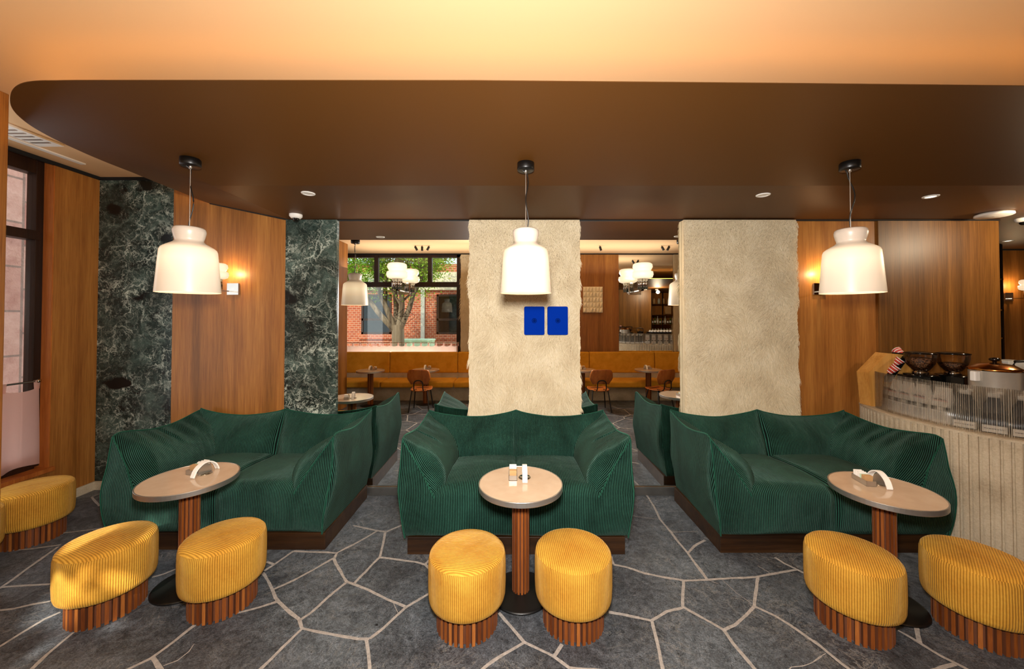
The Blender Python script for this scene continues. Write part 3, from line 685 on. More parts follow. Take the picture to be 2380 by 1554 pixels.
# ---------------------------------------------------------------- sofas
def sofa(label, x0f, x1f, x0b, x1b, yf, yb, mid=.5):
    W = x1b-x0b; D = yb-yf; H = .915; zb = .135
    t = thing('corduroy_sofa', label, 'sofa', ((x0b+x1b)/2, (yf+yb)/2, 0)); ox, oy = (x0b+x1b)/2, (yf+yb)/2
    aw = .27; yB = .70   # arm thickness at the seat, start of the back
    seedv = Vector((x0f*3, 1, 2))
    def warp(x, y, z):
        # x in 0..W, y in 0..D -> world-ish; the arms splay a little at the front and the top
        s = 1-min(max(y/D, 0), 1); a = x/W
        X = (x0b+(x0f-x0b)*s)*(1-a)+(x1b+(x1f-x1b)*s)*a
        n = noise.noise(Vector((X*2.3, y*2.3, z*2.3))+seedv)*.012+noise.noise(Vector((X*6, y*6, z*6))+seedv)*.004
        # lean inwards towards the plinth
        k = max(0, 1-(z-zb)/.35) if z < zb+.35 else 0
        c = (a-.5)*2; X -= c**3*.05*k
        return (X-ox+n*c, yf+y+n-oy, z+n*.5)
    def h(x):
        xx = min(x, W-x)
        if xx < aw:
            t_ = xx/aw; return H-.03-(H-.03-.455)*(t_**.95)+.025*math.sin(PI*t_)
        b = (x-aw)/(W-2*aw); sd = abs(math.sin(PI*b/mid/1)) if b < mid else abs(math.sin(PI*(b-mid)/(1-mid)))
        return .455+.035*sd**.5
    def yfront(z):
        q = (z-zb)/(H-zb); return -.028*math.sin(PI*min(q*1.5, 1))+.075*q*q
    # seat: front face + top in one cushion surface
    m = MB(); nx, nv, nt = 96, 14, 22
    def seat(u, v):
        x = u*W; hh = h(x); xx = min(x, W-x)
        q = v*(nv+nt)/nv
        seam = abs(x/W-.5); pin = math.exp(-(seam/.012)**2)*.018 if mid else 0
        if q <= 1:
            z = zb+(hh-zb)*q; y = yfront(z)+pin*min(1, q*2)
            if q < .12: y += .03*(1-q/.12)**2
            return (*warp(x, y, z), x, z)
        s_ = (v*(nv+nt)-nv)/nt; r_ = .085; yt = s_*(yB+.06)
        if yt < r_: z = hh+.05*math.sqrt(max(0, 1-(1-yt/r_)**2))
        else: z = hh+.05
        z += .018*math.sin(PI*min(1, yt/.66))*min(1, xx/.3)-pin*.8
        return (*warp(x, yfront(hh)+yt, z), x, hh+yt)
    vs = []; uvs = []
    for j in range(nv+nt+1):
        for i in range(nx+1):
            q = seat(i/nx, j/(nv+nt)); vs.append(q[:3]); uvs.append(q[3:5])
    n_ = nx+1; fs = []
    for j in range(nv+nt):
        for i in range(nx):
            x = (i+.5)/nx*W
            if j >= nv and min(x, W-x) < aw-.10: continue
            fs.append((j*n_+i, j*n_+i+1, (j+1)*n_+i+1, (j+1)*n_+i))
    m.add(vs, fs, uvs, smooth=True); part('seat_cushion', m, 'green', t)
    # arms
    for side in (0, 1):
        def S(x): return x if side == 0 else W-x
        def rz_(s_): return H-.03+.03*(1-math.exp(-s_/.045))*(1-s_*.5)-.06*math.sin(PI*s_)**1.2
        m = MB()
        def inner(u, v):
            # u: depth 0..1, v: ridge 0 .. seat 1
            zr = rz_(u); xl = aw*v; zl = zr-(zr-.40)*(v**.9)+(.02*math.sin(PI*v) if u < .02 else .02*math.sin(PI*v))
            b = math.sin(PI*min(v**1.2*.94, 1))**.7*min(1, (u/.10))**.55*(1 if u < .9 else (1-u)/.1*.4+.6)
            nx_, nz_ = .82, .45
            y0 = yfront(zl) if u < .5 else 0
            y = y0*(1-u)+(D-.03)*u
            cr = .006*math.sin(u*38+v*3)*math.exp(-((v-.15)/.2)**2)
            return (*warp(S(xl+nx_*(.185*b+cr)), y, zl+nz_*(.14*b+cr)), y+.13*b+.05*math.sin(PI*v), v)
        m.patch(inner, 40, 26, flip=(side == 0))
        def outer(u, v):
            z = zb+(rz_(u)-zb)*(1-v); y = (yfront(z)*(1-u))+(D)*u
            x = -.03*math.sin(PI*v)*min(1, u/.07, (1-u)/.07)**.5
            return (*warp(S(x), y, z), y, v)
        m.patch(outer, 36, 20, flip=(side == 1))
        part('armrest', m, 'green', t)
    # back cushions
    nb = 2
    for k in range(nb):
        xa, xb = (0, W*.5) if k == 0 else (W*.5, W)
        def ridge(u): return H-.066*math.sin(PI*u)**.8
        m = MB()
        def bin_(u, v):
            x = xa+(xb-xa)*u; zr = ridge(u); z = zr-(zr-.40)*v**.95
            b = math.sin(PI*min(1, v))**.75*(math.sin(PI*u)**.35 if 0 < u < 1 else 0)
            y = (D-.02)-(D-.02-yB)*v-.11*b; z += .03*b
            return (*warp(x, y, z), x, v)
        m.patch(bin_, 36, 22)
        def bout(u, v):
            x = xa+(xb-xa)*u; z = zb+(ridge(u)-zb)*(1-v)
            y = D-.02+.03*math.sin(PI*v)
            return (*warp(x, y, z), x, v)
        m.patch(bout, 24, 10, flip=True)
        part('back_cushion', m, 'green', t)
    # piping along ridges and front seams
    m = MB()
    for side in (0, 1):
        def S(x): return x if side == 0 else W-x
        m.tube([warp(S(0), yfront(H)*(1-k/20)+(D-.01)*k/20, H-.03+.03*(1-math.exp(-k/20/.045))*(1-k/40)-.06*math.sin(PI*k/20)**1.2+.004) for k in range(21)], .0055, 6)
        m.tube([warp(S(0), yfront(zb+(H-.03-zb)*k/14)-.001, zb+(H-.03-zb)*k/14) for k in range(15)], .0055, 6)
        m.tube([warp(S(aw*k/12), yfront(h(aw*k/12))-.002, h(aw*k/12)+.002) for k in range(13)], .0055, 6)
    for k in range(2):
        m.tube([warp(W*.5*(k+q/16), D-.015, H-.066*math.sin(PI*q/16)**.8+.003) for q in range(17)], .0055, 6)
    part('piping', m, 'piping', t)
    # plinth
    m = MB(); m.box((x0b+.028-ox, yf+.01-oy, 0), (x1b-.04-ox, yb-.02-oy, .135)); part('plinth', m, 'plinth', t, .003)
    return t
sofa('dark green corduroy sofa in front of the marble and walnut wall', -3.30, -1.475, -3.25, -1.47, 3.03, 3.93)
sofa('dark green corduroy sofa in the middle, below the blue plaques', -.90, .955, -.86, .925, 2.97, 3.865)
sofa('dark green corduroy sofa beside the fluted concrete bar', 1.60, 3.50, 1.62, 3.40, 2.99, 3.875)

# ---------------------------------------------------------------- stools
def make_stool(label, x, y, rz):
    t = thing('corduroy_stool', label, 'stool', (x, y, 0), rz, 'mustard corduroy stools')
    r_ = .236; m = MB()
    prof = [(.19, .152), (.215, .156), (.228, .168), (.2335, .19), (.236, .25), (.236, .36), (.2345, .405), (.229, .428)]
    m.lathe(prof, seg=96, uv=True)
    vs = []; uvs = []; fs = []; rings = [(.229, .428), (.218, .441), (.2, .4475), (.15, .452), (.08, .455), (.0, .456)]
    for (rr, z) in rings:
        for i in range(96):
            a = 2*PI*i/96; vs.append((rr*math.cos(a), rr*math.sin(a), z)); uvs.append((rr*math.cos(a), rr*math.sin(a)))
    for k in range(len(rings)-1):
        for i in range(96): fs.append((k*96+i, k*96+(i+1) % 96, (k+1)*96+(i+1) % 96, (k+1)*96+i))
    m.add(vs, fs, uvs, smooth=True)
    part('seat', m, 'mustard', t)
    m = MB(); ns_ = 34; pts = []; uv = []
    vs = []; uvs = []; fs = []
    for k in range(ns_):
        a0 = 2*PI*k/ns_; 
        for (da, rr, q) in ((0, .160, 0), (.08, .186, 0), (.62, .186, 0), (.63*.9, .160, .5)):
            a = a0+da*2*PI/ns_; vs.append((rr*math.cos(a), rr*math.sin(a), 0)); vs.append((rr*math.cos(a), rr*math.sin(a), .158)); uvs += [(k+q+.1, 0), (k+q+.1, 1)]
    n_ = ns_*4
    for k in range(n_): fs.append((2*k, 2*((k+1) % n_), 2*((k+1) % n_)+1, 2*k+1))
    # own verts per face so that each slat keeps its tone
    for q_, f in enumerate(fs):
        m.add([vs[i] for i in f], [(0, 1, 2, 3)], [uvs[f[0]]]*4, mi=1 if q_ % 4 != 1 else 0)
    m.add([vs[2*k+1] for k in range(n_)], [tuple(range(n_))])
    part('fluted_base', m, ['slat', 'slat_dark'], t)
    return t
st = make_stool('mustard corduroy stool at the centre table, with crosswise ribs on top', -.28, 2.332, 1.45)
clone(st, (.372, 2.343, 0), .03, 'mustard corduroy stool at the centre table, with ribs running away on top')
clone(st, (-2.607, 2.438, 0), 1.2, 'mustard corduroy stool dappled with sunlight')
clone(st, (-1.898, 2.485, 0), 1.25, 'mustard corduroy stool standing between the sunlit stool and the middle sofa')
clone(st, (2.075, 2.316, 0), -.6, 'mustard corduroy stool in front of the table near the bar, nearer the middle')
clone(st, (2.777, 2.268, 0), -.8, 'mustard corduroy stool closest to the fluted bar, cut by the frame')
clone(st, (-4.06, 3.195, 0), 1.4, 'mustard corduroy stool against the panelling under the pink curtain')
clone(st, (-4.05, 2.72, 0), 1.4, 'mustard corduroy stool mostly hidden behind the walnut fin wall')

# ---------------------------------------------------------------- tables
def make_table(label, x, y, rz):
    t = thing('cafe_table', label, 'table', (x, y, 0), rz)
    m = MB(); m.lathe([(0, .7385), (.2785, .7385), (.2785, .71), (0, .71)], seg=72, smooth=False); part('tabletop', m, 'laminate', t)
    m = MB(); m.lathe([(.2785, .7375), (.2795, .7395), (.285, .7395), (.286, .738), (.286, .708), (.285, .706), (.2785, .706), (.2785, .7375)], seg=72, smooth=False); part('edge_band', m, 'steel', t)
    m = MB(); m.lathe([(0, .7), (.2785, .708)], seg=48, smooth=False); part('underside', m, 'black', t)
    m = MB(); ns_ = 16; P = []
    for k in range(ns_):
        a0 = 2*PI*k/ns_
        for da, rr in ((0.0, .045), (.06, .059), (.66, .059), (.74, .045)): P.append((rr, a0+da*2*PI/ns_, k))
    for k in range(len(P)):
        (r0, a0, k0), (r1, a1, _) = P[k], P[(k+1) % len(P)]
        q = k0*2+(1 if k % 4 == 3 else 0)
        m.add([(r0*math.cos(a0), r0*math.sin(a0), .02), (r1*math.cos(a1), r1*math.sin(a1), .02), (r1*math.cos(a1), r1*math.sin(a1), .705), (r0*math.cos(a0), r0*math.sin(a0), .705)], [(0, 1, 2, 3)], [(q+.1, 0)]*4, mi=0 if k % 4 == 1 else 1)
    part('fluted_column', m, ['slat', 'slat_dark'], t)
    m = MB(); m.lathe([(0, .024), (.05, .024), (.06, .02), (.19, .012), (.203, .008), (.205, 0), (0, 0)], seg=56); part('base', m, 'black', t)
    return t
def caddy_shape():
    m = MB()
    m.box((-.029, -.068, 0), (.029, .068, .002)); m.box((-.029, -.068, 0), (-.027, .068, .034)); m.box((.027, -.068, 0), (.029, .068, .034)); m.box((-.029, -.068, 0), (.029, -.066, .034)); m.box((-.029, .066, 0), (.029, .068, .034))
    return m
_cm = None
def table_set(x, y, rz, where, full=True, dx=0):
    global _cm
    z = .7395
    def W(lx, ly):
        c, s_ = math.cos(rz), math.sin(rz); return (x+c*lx-s_*ly, y+s_*lx+c*ly)
    cx, cy = W(-.052, .095)
    o = part('sugar_caddy', caddy_shape(), 'steel', None, 0, (cx, cy, z), (0, 0, rz)); tag(o, 'small steel sugar caddy on the '+where, 'caddy', 'sugar caddies')
    rows = [('kraft', .03, -.045, .06)]+[('mint', .006, -.018+k*.0075, .058) for k in range(2)]+[('paper', .007, .002+k*.0095, .062+.003*(k % 2)) for k in range(6)] if full else [('kraft', .03, -.04, .06), ('paper', .05, .01, .062)]
    for k, (mt, th, ly, hh) in enumerate(rows):
        m = MB(); m.box((-.0245, 0, .0025), (.0245, th*.92, hh)); px, py = W(-.052+R.uniform(-.001, .001), .095+ly)
        nm = {'kraft': 'brown kraft sweetener box', 'mint': 'pale green sweetener packet', 'paper': 'white sugar packet'}[mt]
        o = part('sugar_packet', m, mt, None, 0, (px, py, z), (R.uniform(-.05, 0) if th < .02 else 0, 0, rz))
        tag(o, nm+' in the caddy on the '+where, 'packet', nm+'s on the '+where)
    nx_, ny_ = W(.03, .08)
    t = thing('napkin_holder', 'round chrome napkin holder on the '+where, 'napkin holder', (nx_, ny_, z), rz, 'napkin holders')
    m = MB(); m.lathe([(0, .005), (.04, .005), (.043, .002), (.043, 0), (0, 0)], seg=32); part('base', m, 'chrome', t)
    m = MB(); pts = [(-.05, .004)]+[(-.05*math.cos(PI*k/14), .004+.068*math.sin(PI*k/14)) for k in range(1, 14)]+[(.05, .004)]
    m.prism(pts, -.001, .001, 'x'); part('plate', m, 'steel', t)
    m = MB()
    for k in range(4):
        e = .0022*k; ou = []
        for q in range(19):
            a = PI*q/18; ou.append((-(.060+e+.018*abs(math.cos(a))**3)*math.cos(a), .012+(.070+e)*math.sin(a)**.85))
        ou[0] = (-.088-e*.5, .001+e); ou[-1] = (.088+e*.5, .001+e)
        wd = .017-.001*(k % 2)
        vs = [(-wd, a, b) for a, b in ou]+[(wd, a, b) for a, b in ou]+[(-wd, a*.975, b-.0018) for a, b in ou]+[(wd, a*.975, b-.0018) for a, b in ou]; n_ = len(ou)
        m.add(vs, [(i, i+1, n_+i+1, n_+i) for i in range(n_-1)]+[(2*n_+i, 2*n_+i+1, i+1, i) for i in range(n_-1)]+[(n_+i, n_+i+1, 3*n_+i+1, 3*n_+i) for i in range(n_-1)])
    o = part('napkin_stack', m, 'paper', None, 0, (nx_, ny_, z), (0, 0, rz)); tag(o, 'white paper napkins arched over the holder on the '+where, 'napkins', 'arched napkin stacks')
tb = make_table('round beige pedestal table with steel rim in front of the middle sofa', .053, 2.58, 0)
clone(tb, (-2.275, 2.657, 0), .3, 'round beige pedestal table in front of the sofa by the marble')
clone(tb, (2.443, 2.483, 0), .5, 'round beige pedestal table in front of the sofa by the bar')
table_set(.053, 2.58, 0, 'centre table')
table_set(-2.275, 2.657, -.25, 'table by the marble')
table_set(2.443, 2.483, -.15, 'table near the bar')
for (x, y, lb) in ((-3.03, -.02, 'banquette table by the wall edge'), (-1.88, -.14, 'banquette table by the window'), (1.50, -.14, 'banquette table below the plaster relief'), (2.93, -.14, 'banquette table below the bar mirror')):
    clone(tb, (x, y, 0), .2, 'round beige '+lb); table_set(x, y, PI, lb, False)

# ---------------------------------------------------------------- banquette and chairs behind the eye
t = thing('banquette', 'long mustard velvet wall banquette seen in the mirrors', 'banquette', (0, -.57, 0))
XS = [-3.95, -2.9, -1.3, .25, 1.80, 3.34, 4.9]
for a, b in zip(XS[:-1], XS[1:]):
    part('back_cushion', B(((a+.004, -.39, .56), (b-.004, -.28, 1.05))), 'mustard_velvet', t, .025)
    part('seat_cushion', B(((a+.004, -.26, .33), (b-.004, .36, .46))), 'mustard_velvet', t, .03)
part('plinth', B(((-3.95, -.26, 0), (4.9, .12, .33)), ((-3.95, -.38, 0), (4.9, -.30, .56))), 'concrete', t, .004)

def make_chair(x, y, rz, label):
    t = thing('plywood_chair', label, 'chair', (x, y, 0), rz, 'teak plywood chairs')
    m = MB()
    def seat(u, v):
        w = .195+.02*math.sin(PI*v)-.03*(1-v)**2; return ((u-.5)*2*w*(1-.12*abs(2*v-1)**6), -.2+.4*v, .455-.02*math.sin(PI*v)-.012*math.cos((u-.5)*PI)-.02*(v < .05), u, v)
    m.patch(seat, 14, 14); o = part('seat', m, 'chair_wood', t); s_ = o.modifiers.new('s', 'SOLIDIFY'); s_.thickness = .012
    m = MB()
    def back(u, v):
        q = (v-.45)*2; w = .228-.085*max(0, -q-.1)-.03*max(0, q)**3
        return ((u-.5)*2*w, -.215-.06*v+.05*(2*(u-.5))**2, .56+.29*v-.012*(2*(u-.5))**4, u, v)
    m.patch(back, 14, 14); o = part('backrest', m, 'chair_wood', t); s_ = o.modifiers.new('s', 'SOLIDIFY'); s_.thickness = .011
    for sx, sy in ((1, 1), (-1, 1), (1, -1), (-1, -1)):
        m = MB(); m.tube([(sx*.13, sy*.12, .43), (sx*.155, sy*.14, .40), (sx*.2, sy*.21, 0)], .0125, 8); part('leg', m, 'black', t)
    m = MB(); pts = [(-.09, -.05, .43), (-.09, -.2, .435), (-.088, -.235, .48)]+[(-.085*math.cos(PI*k/8), -.24-.008*math.sin(PI*k/8), .58+.06*math.sin(PI*k/8)) for k in range(9)]+[(.088, -.235, .48), (.09, -.2, .435), (.09, -.05, .43)]
    m.tube(pts, .011, 8); m.tube([(-.13, .12, .432), (.13, .12, .432)], .009, 8); part('back_bracket', m, 'black', t)
    return t
ch = make_chair(-1.84, .43, PI, 'teak plywood chair at the table below the window, seen in the mirror')
clone(ch, (-.62, .43, 0), PI+.1, 'teak plywood chair half hidden behind the fur panel edge, seen in the mirror')
clone(ch, (1.72, .43, 0), PI-.05, 'teak plywood chair facing the plaster relief, seen in the mirror')
clone(ch, (2.93, .43, 0), PI-.4, 'turned teak plywood chair below the bar mirror')
# ---------------------------------------------------------------- the bar
BC = (4.58, 3.38); BR = 1.09; BZ = .97
def bar(s_, off):
    """point on the bar's outer curve: s_ 0 at the wall .. 1 at 250 degrees, then straight; off = inward distance"""
    a0, a1 = math.radians(145.5), math.radians(252)
    if s_ <= 1:
        a = a0+(a1-a0)*s_; r_ = BR-off; return (BC[0]+r_*math.cos(a), BC[1]+r_*math.sin(a))
    px, py = BC[0]+(BR-off)*math.cos(a1), BC[1]+(BR-off)*math.sin(a1); d = (s_-1)*BR*(a1-a0)
    return (px-d*math.sin(a1), py+d*math.cos(a1))
LEN = BR*math.radians(252-145.5)
t = thing('bar_counter', 'curved bar counter of fluted hammered concrete', 'bar counter', (0, 0, 0))
m = MB(); n = int(LEN*1.95/.052); pts = []; zz = BZ-.018
for k in range(n):
    for (q, off) in ((0, .016), (.22, .016), (.27, .003), (.45, 0), (.80, 0), (.95, .003)):
        pts.append(bar((k+q)*.052/LEN, off))
vs = [(x, y, 0) for x, y in pts]+[(x, y, zz) for x, y in pts]; n_ = len(pts)
m.add(vs, [(i, i+1, n_+i+1, n_+i) for i in range(n_-1)])
part('fluted_front', m, 'concrete', t)
m = MB(); K = 80
for (o0, o1, z0) in ((-.001, .62, BZ),):
    vs = []
    for k in range(K+1):
        s_ = k/K*1.95
        for (off, z) in ((o1, zz-.02), (o1, z0), (.015, z0), (o0, z0-.006), (o0, zz-.004), (.03, zz-.005)): vs.append((*bar(s_, off), z))
    m.add(vs, [(k*6+i, (k+1)*6+i, (k+1)*6+i+1, k*6+i+1) for k in range(K) for i in range(5)], smooth=False)
part('countertop', m, 'concrete', t)
m = MB(); vs = []; uvs = []
for k in range(161):
    s_ = .125+k/160*1.8
    for (off, z) in ((.055, BZ), (.055, BZ+.36), (.062, BZ+.36), (.062, BZ)): vs.append((*bar(s_, off), z)); uvs.append((s_*LEN, z))
m.add(vs, [(k*4+i, (k+1)*4+i, (k+1)*4+i+1, k*4+i+1) for k in range(160) for i in range(3)], uvs, smooth=True)
t = thing('glass_screen', 'curved reeded clear screen standing on the concrete bar', 'screen', (0, 0, 0))
part('reeded_sheet', m, 'reed', t)

def coffee_bag(s_, kind, label, off=.17, ry=0):
    x, y = bar(s_, off); x2, y2 = bar(s_, 0); a = math.atan2(y2-y, x2-x)+PI/2
    t = thing('coffee_bag', label, 'coffee bag', (x, y, BZ+.001), a+ry, 'coffee bags behind the screen')
    w, d, hh = .0605, .038, .30; m = MB(); vs = []; lv = [(0, 1, 1), (.02, 1.03, 1.04), (.5, 1, .95), (.72, .97 if kind == 'white' else .86, .55), (.9, .93 if kind == 'white' else .45, .12), (.93, .93 if kind == 'white' else .36, .06), (1, .93 if kind == 'white' else .34, .05)]
    for (q, ww, dd) in lv:
        for sx, sy in ((-1, -1), (1, -1), (1, 1), (-1, 1)): vs.append((sx*w*ww, sy*d*dd, q*hh))
    fs = [(4*k+i, 4*k+(i+1) % 4, 4*k+4+(i+1) % 4, 4*k+4+i) for k in range(len(lv)-1) for i in range(4)]+[(3, 2, 1, 0), (24, 25, 26, 27)]
    m.add(vs, fs, smooth=False)
    part('bag_body', m, 'bagwhite' if kind == 'white' else 'darkcoat', t, .002)
    yy = -d*1.06
    if kind == 'white':
        part('band', B(((-w*1.02, yy, .105), (w*1.02, yy+.004, .137))), 'darkcoat', t)
        part('label', B(((-.018, yy-.002, .108), (.018, yy, .134))), 'bagwhite', t)
        m = MB()
        for k in range(9): m.box((-.045+k*.0098, yy-.002, .192), (-.045+k*.0098+.006, yy+.004, .192+.008+.003*((k*5) % 3)))
        for r_ in range(6):
            for k in range(7): m.box((-.045+k*.0125, yy-.001, .03+r_*.011), (-.045+k*.0125+.008, yy+.003, .032+r_*.011))
        part('lettering', m, 'darkcoat', t)
        part('underline', B(((-.046, yy-.002, .184), (.046, yy+.004, .188))), 'red', t)
    else:
        part('label', B(((-w*.99, yy, .006), (w*.99, yy+.004, .058))), 'bagwhite', t)
        m = MB()
        for k in range(8): m.box((-.05+k*.0128, yy-.002, .03), (-.05+k*.0128+.008, yy, .036))
        part('lettering', m, 'darkcoat', t)
        m = MB(); m.box((-w*.5, -.006, hh-.028), (w*.5, .006, hh+.004)); m.box((w*.2, -.008, hh-.002), (w*.75, .008, hh+.018)); part('closure', m, 'paper', t)
ords = ['nearest the wall', 'second from the wall', 'third from the wall', 'fourth from the wall']
A0, A1 = 145.5, 252
for k, deg in enumerate((166, 174, 182, 191)):
    coffee_bag((deg-A0)/(A1-A0), 'white', 'white coffee bag with a black band behind the screen, '+ords[k])
for k, deg in enumerate((199.5, 208.5, 217, 226, 235, 244, 252)):
    coffee_bag((deg-A0)/(A1-A0), 'black', 'black coffee bag with white foot behind the screen, '+['beside the white bags', 'second after the white bags', 'third after the white bags', 'fourth after the white bags', 'fifth after the white bags', 'sixth after the white bags', 'where the bar straightens'][k], .15, .15)
for k in range(6): coffee_bag(1.10+k*.095, 'white', 'white coffee bag on the straight end of the bar, seen in the double reflection')

# wooden slanted cup dispenser
t = thing('cup_dispenser', 'slanted light oak cup dispenser at the wall end of the bar', 'dispenser', (3.62, 3.93, BZ))
m = MB(); m.prism([(.0, .0), (.10, .0), (.13, .30), (.33, .52), (.17, .535), (-.03, .335)], -.14, -.01, 'y'); part('casing', m, 'oak', t, .003)
m = MB(); m.prism([(.13, .25), (.19, .25), (.40, .53), (.34, .535)], -.15, -.02, 'y'); part('slot_panel', m, 'black', t)
m = MB(); m.prism([(.19, .19), (.27, .19), (.47, .45), (.42, .49)], -.15, -.02, 'y'); part('front_board', m, 'oak', t, .003)
def cup_stack(x, y, z, tilt, n, label):
    t = thing('paper_cup', label, 'cup', (x, y, z)); t.rotation_euler = (tilt[0], tilt[1], 0)
    m = MB(); m.lathe([(0, 0), (.026, 0), (.038, .085), (.040, .087), (.040, .091), (.036, .089)], seg=28); part('cup_wall', m, 'red', t)
    m = MB()
    for k in range(3): m.lathe([(.0275+.0105*(k+.3)/3, .085*(k+.3)/3), (.0275+.0105*(k+.55)/3+.0008, .085*(k+.55)/3)], seg=28)
    m.lathe([(.0405, .086), (.041, .089), (.0405, .092)], seg=28)
    part('stripe', m, 'white', t)
cup_stack(4.02, 3.86, BZ+.50, (-.9, 0), 1, 'coral striped paper cup peeking above the first hopper')
cup_stack(3.80, 3.80, BZ+.34, (.5, .6), 1, 'coral striped paper cup leaning below the oak board')
cup_stack(3.86, 3.82, BZ+.41, (.5, .6), 1, 'coral striped paper cup nested above the leaning one')
cup_stack(4.10, 3.84, BZ+.38, (.3, -1.1), 1, 'coral striped paper cup between the two grinders')

def grinder(x, y, rz, fill, label):
    t = thing('coffee_grinder', label, 'coffee grinder', (x, y, BZ), rz)
    m = MB(); m.prism([(-.085, -.10), (.085, -.10), (.10, 0), (.085, .12), (-.085, .12), (-.10, 0)], 0, .30); part('body', m, 'blackgloss', t, .01)
    m = MB(); m.prism([(-.10, -.115), (.10, -.115), (.115, 0), (.10, .13), (-.10, .13), (-.115, 0)], .25, .335); m.lathe([(0, .335), (.12, .335), (.122, .345), (.09, .352), (0, .352)], seg=32); part('head', m, 'blackgloss', t, .006)
    m = MB(); m.lathe([(.05, .35), (.058, .352), (.058, .368), (.048, .374), (.048, .385)], seg=32); part('collar', m, 'chrome', t)
    bowl = [(.045, .375), (.06, .385), (.085, .42), (.102, .455), (.112, .50), (.114, .545)]
    m = MB(); m.lathe(bowl, seg=48); part('hopper', m, 'hopper', t)
    m = MB(); b2 = [(max(0, r_-.005), z+.002) for r_, z in bowl if z <= fill]; m.lathe([(0, .378)]+b2+[(b2[-1][0]*.6, b2[-1][1]+.006), (0, b2[-1][1]+.009)], seg=48); part('beans', m, 'beans', t)
    m = MB(); m.lathe([(0, .545), (.118, .543), (.119, .553), (.08, .562), (.03, .568), (0, .568)], seg=48); part('hopper_lid', m, 'blackgloss', t)
grinder(3.975, 3.66, .3, .51, 'black coffee grinder with a full bean hopper, closer to the oak dispenser')
grinder(4.245, 3.62, .3, .49, 'black coffee grinder with a bean hopper, closer to the metal urn')

t = thing('drink_urn', 'metal-sided round urn with bronze lid on the bar', 'urn', (3.93, 3.06, BZ))
m = MB(); m.lathe([(0, 0), (.10, 0), (.115, .02), (.132, .10), (.14, .26), (.142, .47), (.144, .475)], seg=56); part('urn_wall', m, 'pot', t)
m = MB(); m.lathe([(.147, .466), (.150, .475), (.147, .485), (.134, .492), (.10, .515), (.04, .528), (0, .53)], seg=56); part('lid', m, 'bronze', t)
m = MB(); m.lathe([(.012, .527), (.012, .54), (.028, .546), (.032, .557), (.024, .568), (0, .572)], seg=28); part('knob', m, 'blackgloss', t)
part('handle', B(((-.185, -.02, .38), (-.139, .02, .46))), 'white', t, .008)
t = thing('kettle', 'dark kettle with a looped black handle behind the urn', 'kettle', (4.55, 3.30, BZ))
m = MB(); m.lathe([(0, 0), (.10, 0), (.11, .03), (.11, .30), (.09, .38), (.04, .41), (0, .415)], seg=40); part('body', m, 'blackgloss', t)
m = MB(); m.tube([(-.10, 0, .34), (-.15, 0, .47), (-.13, 0, .51), (.0, 0, .515), (.09, 0, .5), (.10, 0, .36)], .012, 8); part('handle', m, 'black', t)
o = part('wall_dispenser', B(((5.02, 4.6, 1.12), (5.55, 4.66, 1.42))), 'white'); 
bpy.data.objects.remove(o)
t = thing('napkin_dispenser', 'pale boxy dispenser beyond the end of the walnut wall', 'dispenser', (5.75, 4.35, BZ))
part('case', B(((-.13, -.1, 0), (.13, .1, .40))), 'bagwhite', t, .006); part('slot', B(((-.08, -.104, .1), (.08, -.099, .14))), 'black', t)
o = part('back_counter', B(((5.2, 4.2, 0), (7.1, 4.6, BZ))), 'walnut_wall_b'); tag(o, 'walnut back counter behind the end of the panelled wall', 'counter')

t = thing('espresso_machine', 'wide black and chrome espresso machine on the bar, seen in reflection', 'espresso machine', (5.25, 2.90, BZ))
part('body', B(((-.55, -.22, 0), (.55, .22, .36))), 'blackgloss', t, .02); part('rim', B(((-.57, -.24, .30), (.57, .24, .34))), 'chrome', t, .006); part('cup_tray', B(((-.56, -.23, .36), (.56, .23, .39))), 'black', t)
cup = None
for i in range(10):
    for j in range(3):
        x, y = 4.77+i*.105+(j % 2)*.03, 2.76+j*.11
        if cup is None:
            m = MB(); m.lathe([(.042, 0), (.043, .004), (.036, .035), (.022, .058), (.018, .062), (0, .06)], seg=20); cup = part('espresso_cup', m, 'white', None, 0, (x, y, BZ+.39)); o = cup
        else: o = cup.copy(); C.objects.link(o); o.location = (x, y, BZ+.39)
        tag(o, 'white cup upside down on top of the espresso machine', 'cup', 'cups on the espresso machine')
# bottle shelves seen in the double reflection
t = thing('bar_shelf', 'dark metal bottle shelf at the back of the bar', 'shelf', (6.35, 5.45, 0))
for z in (1.22, 1.58, 1.98, 2.42): part('shelf_board', B(((-.65, -.12, z-.02), (.65, .2, z))), 'walnut_wall_b', t)
for x in (-.64, -.2, .24, .63): part('post', B(((x-.012, -.12, 0), (x+.012, -.096, FLAT))), 'black', t)
kinds = ['amber', 'greenglass', 'clear_item', 'greenglass', 'amber', 'clear_item']
bm = None
for k in range(12):
    x = 5.78+k*.105; r_ = .034; hh = .27+.03*(k % 3); z0 = 1.58
    m = MB(); m.lathe([(0, 0), (r_, 0), (r_, hh*.6), (r_*.8, hh*.68), (.012, hh*.78), (.012, hh), (0, hh)], seg=16)
    t = thing('liquor_bottle', 'bottle standing on the dark bar shelf', 'bottle', (x, 5.45, z0+.001), 0, 'bottles on the bar shelf')
    part('bottle_body', m, kinds[k % 6], t); m = MB(); m.lathe([(r_+.0008, hh*.18), (r_+.0008, hh*.48)], seg=16); part('label', m, 'paper', t)
for k in range(10):
    m = MB(); m.lathe([(.03, 0), (.004, .006), (.004, .07), (.03, .10), (.034, .15), (.028, .17)], seg=14)
    o = part('wine_glass', m, 'clear_item', None, 0, (5.78+k*.12, 5.45, 1.221)); tag(o, 'stemmed glass on the dark bar shelf', 'glass', 'glasses on the bar shelf')
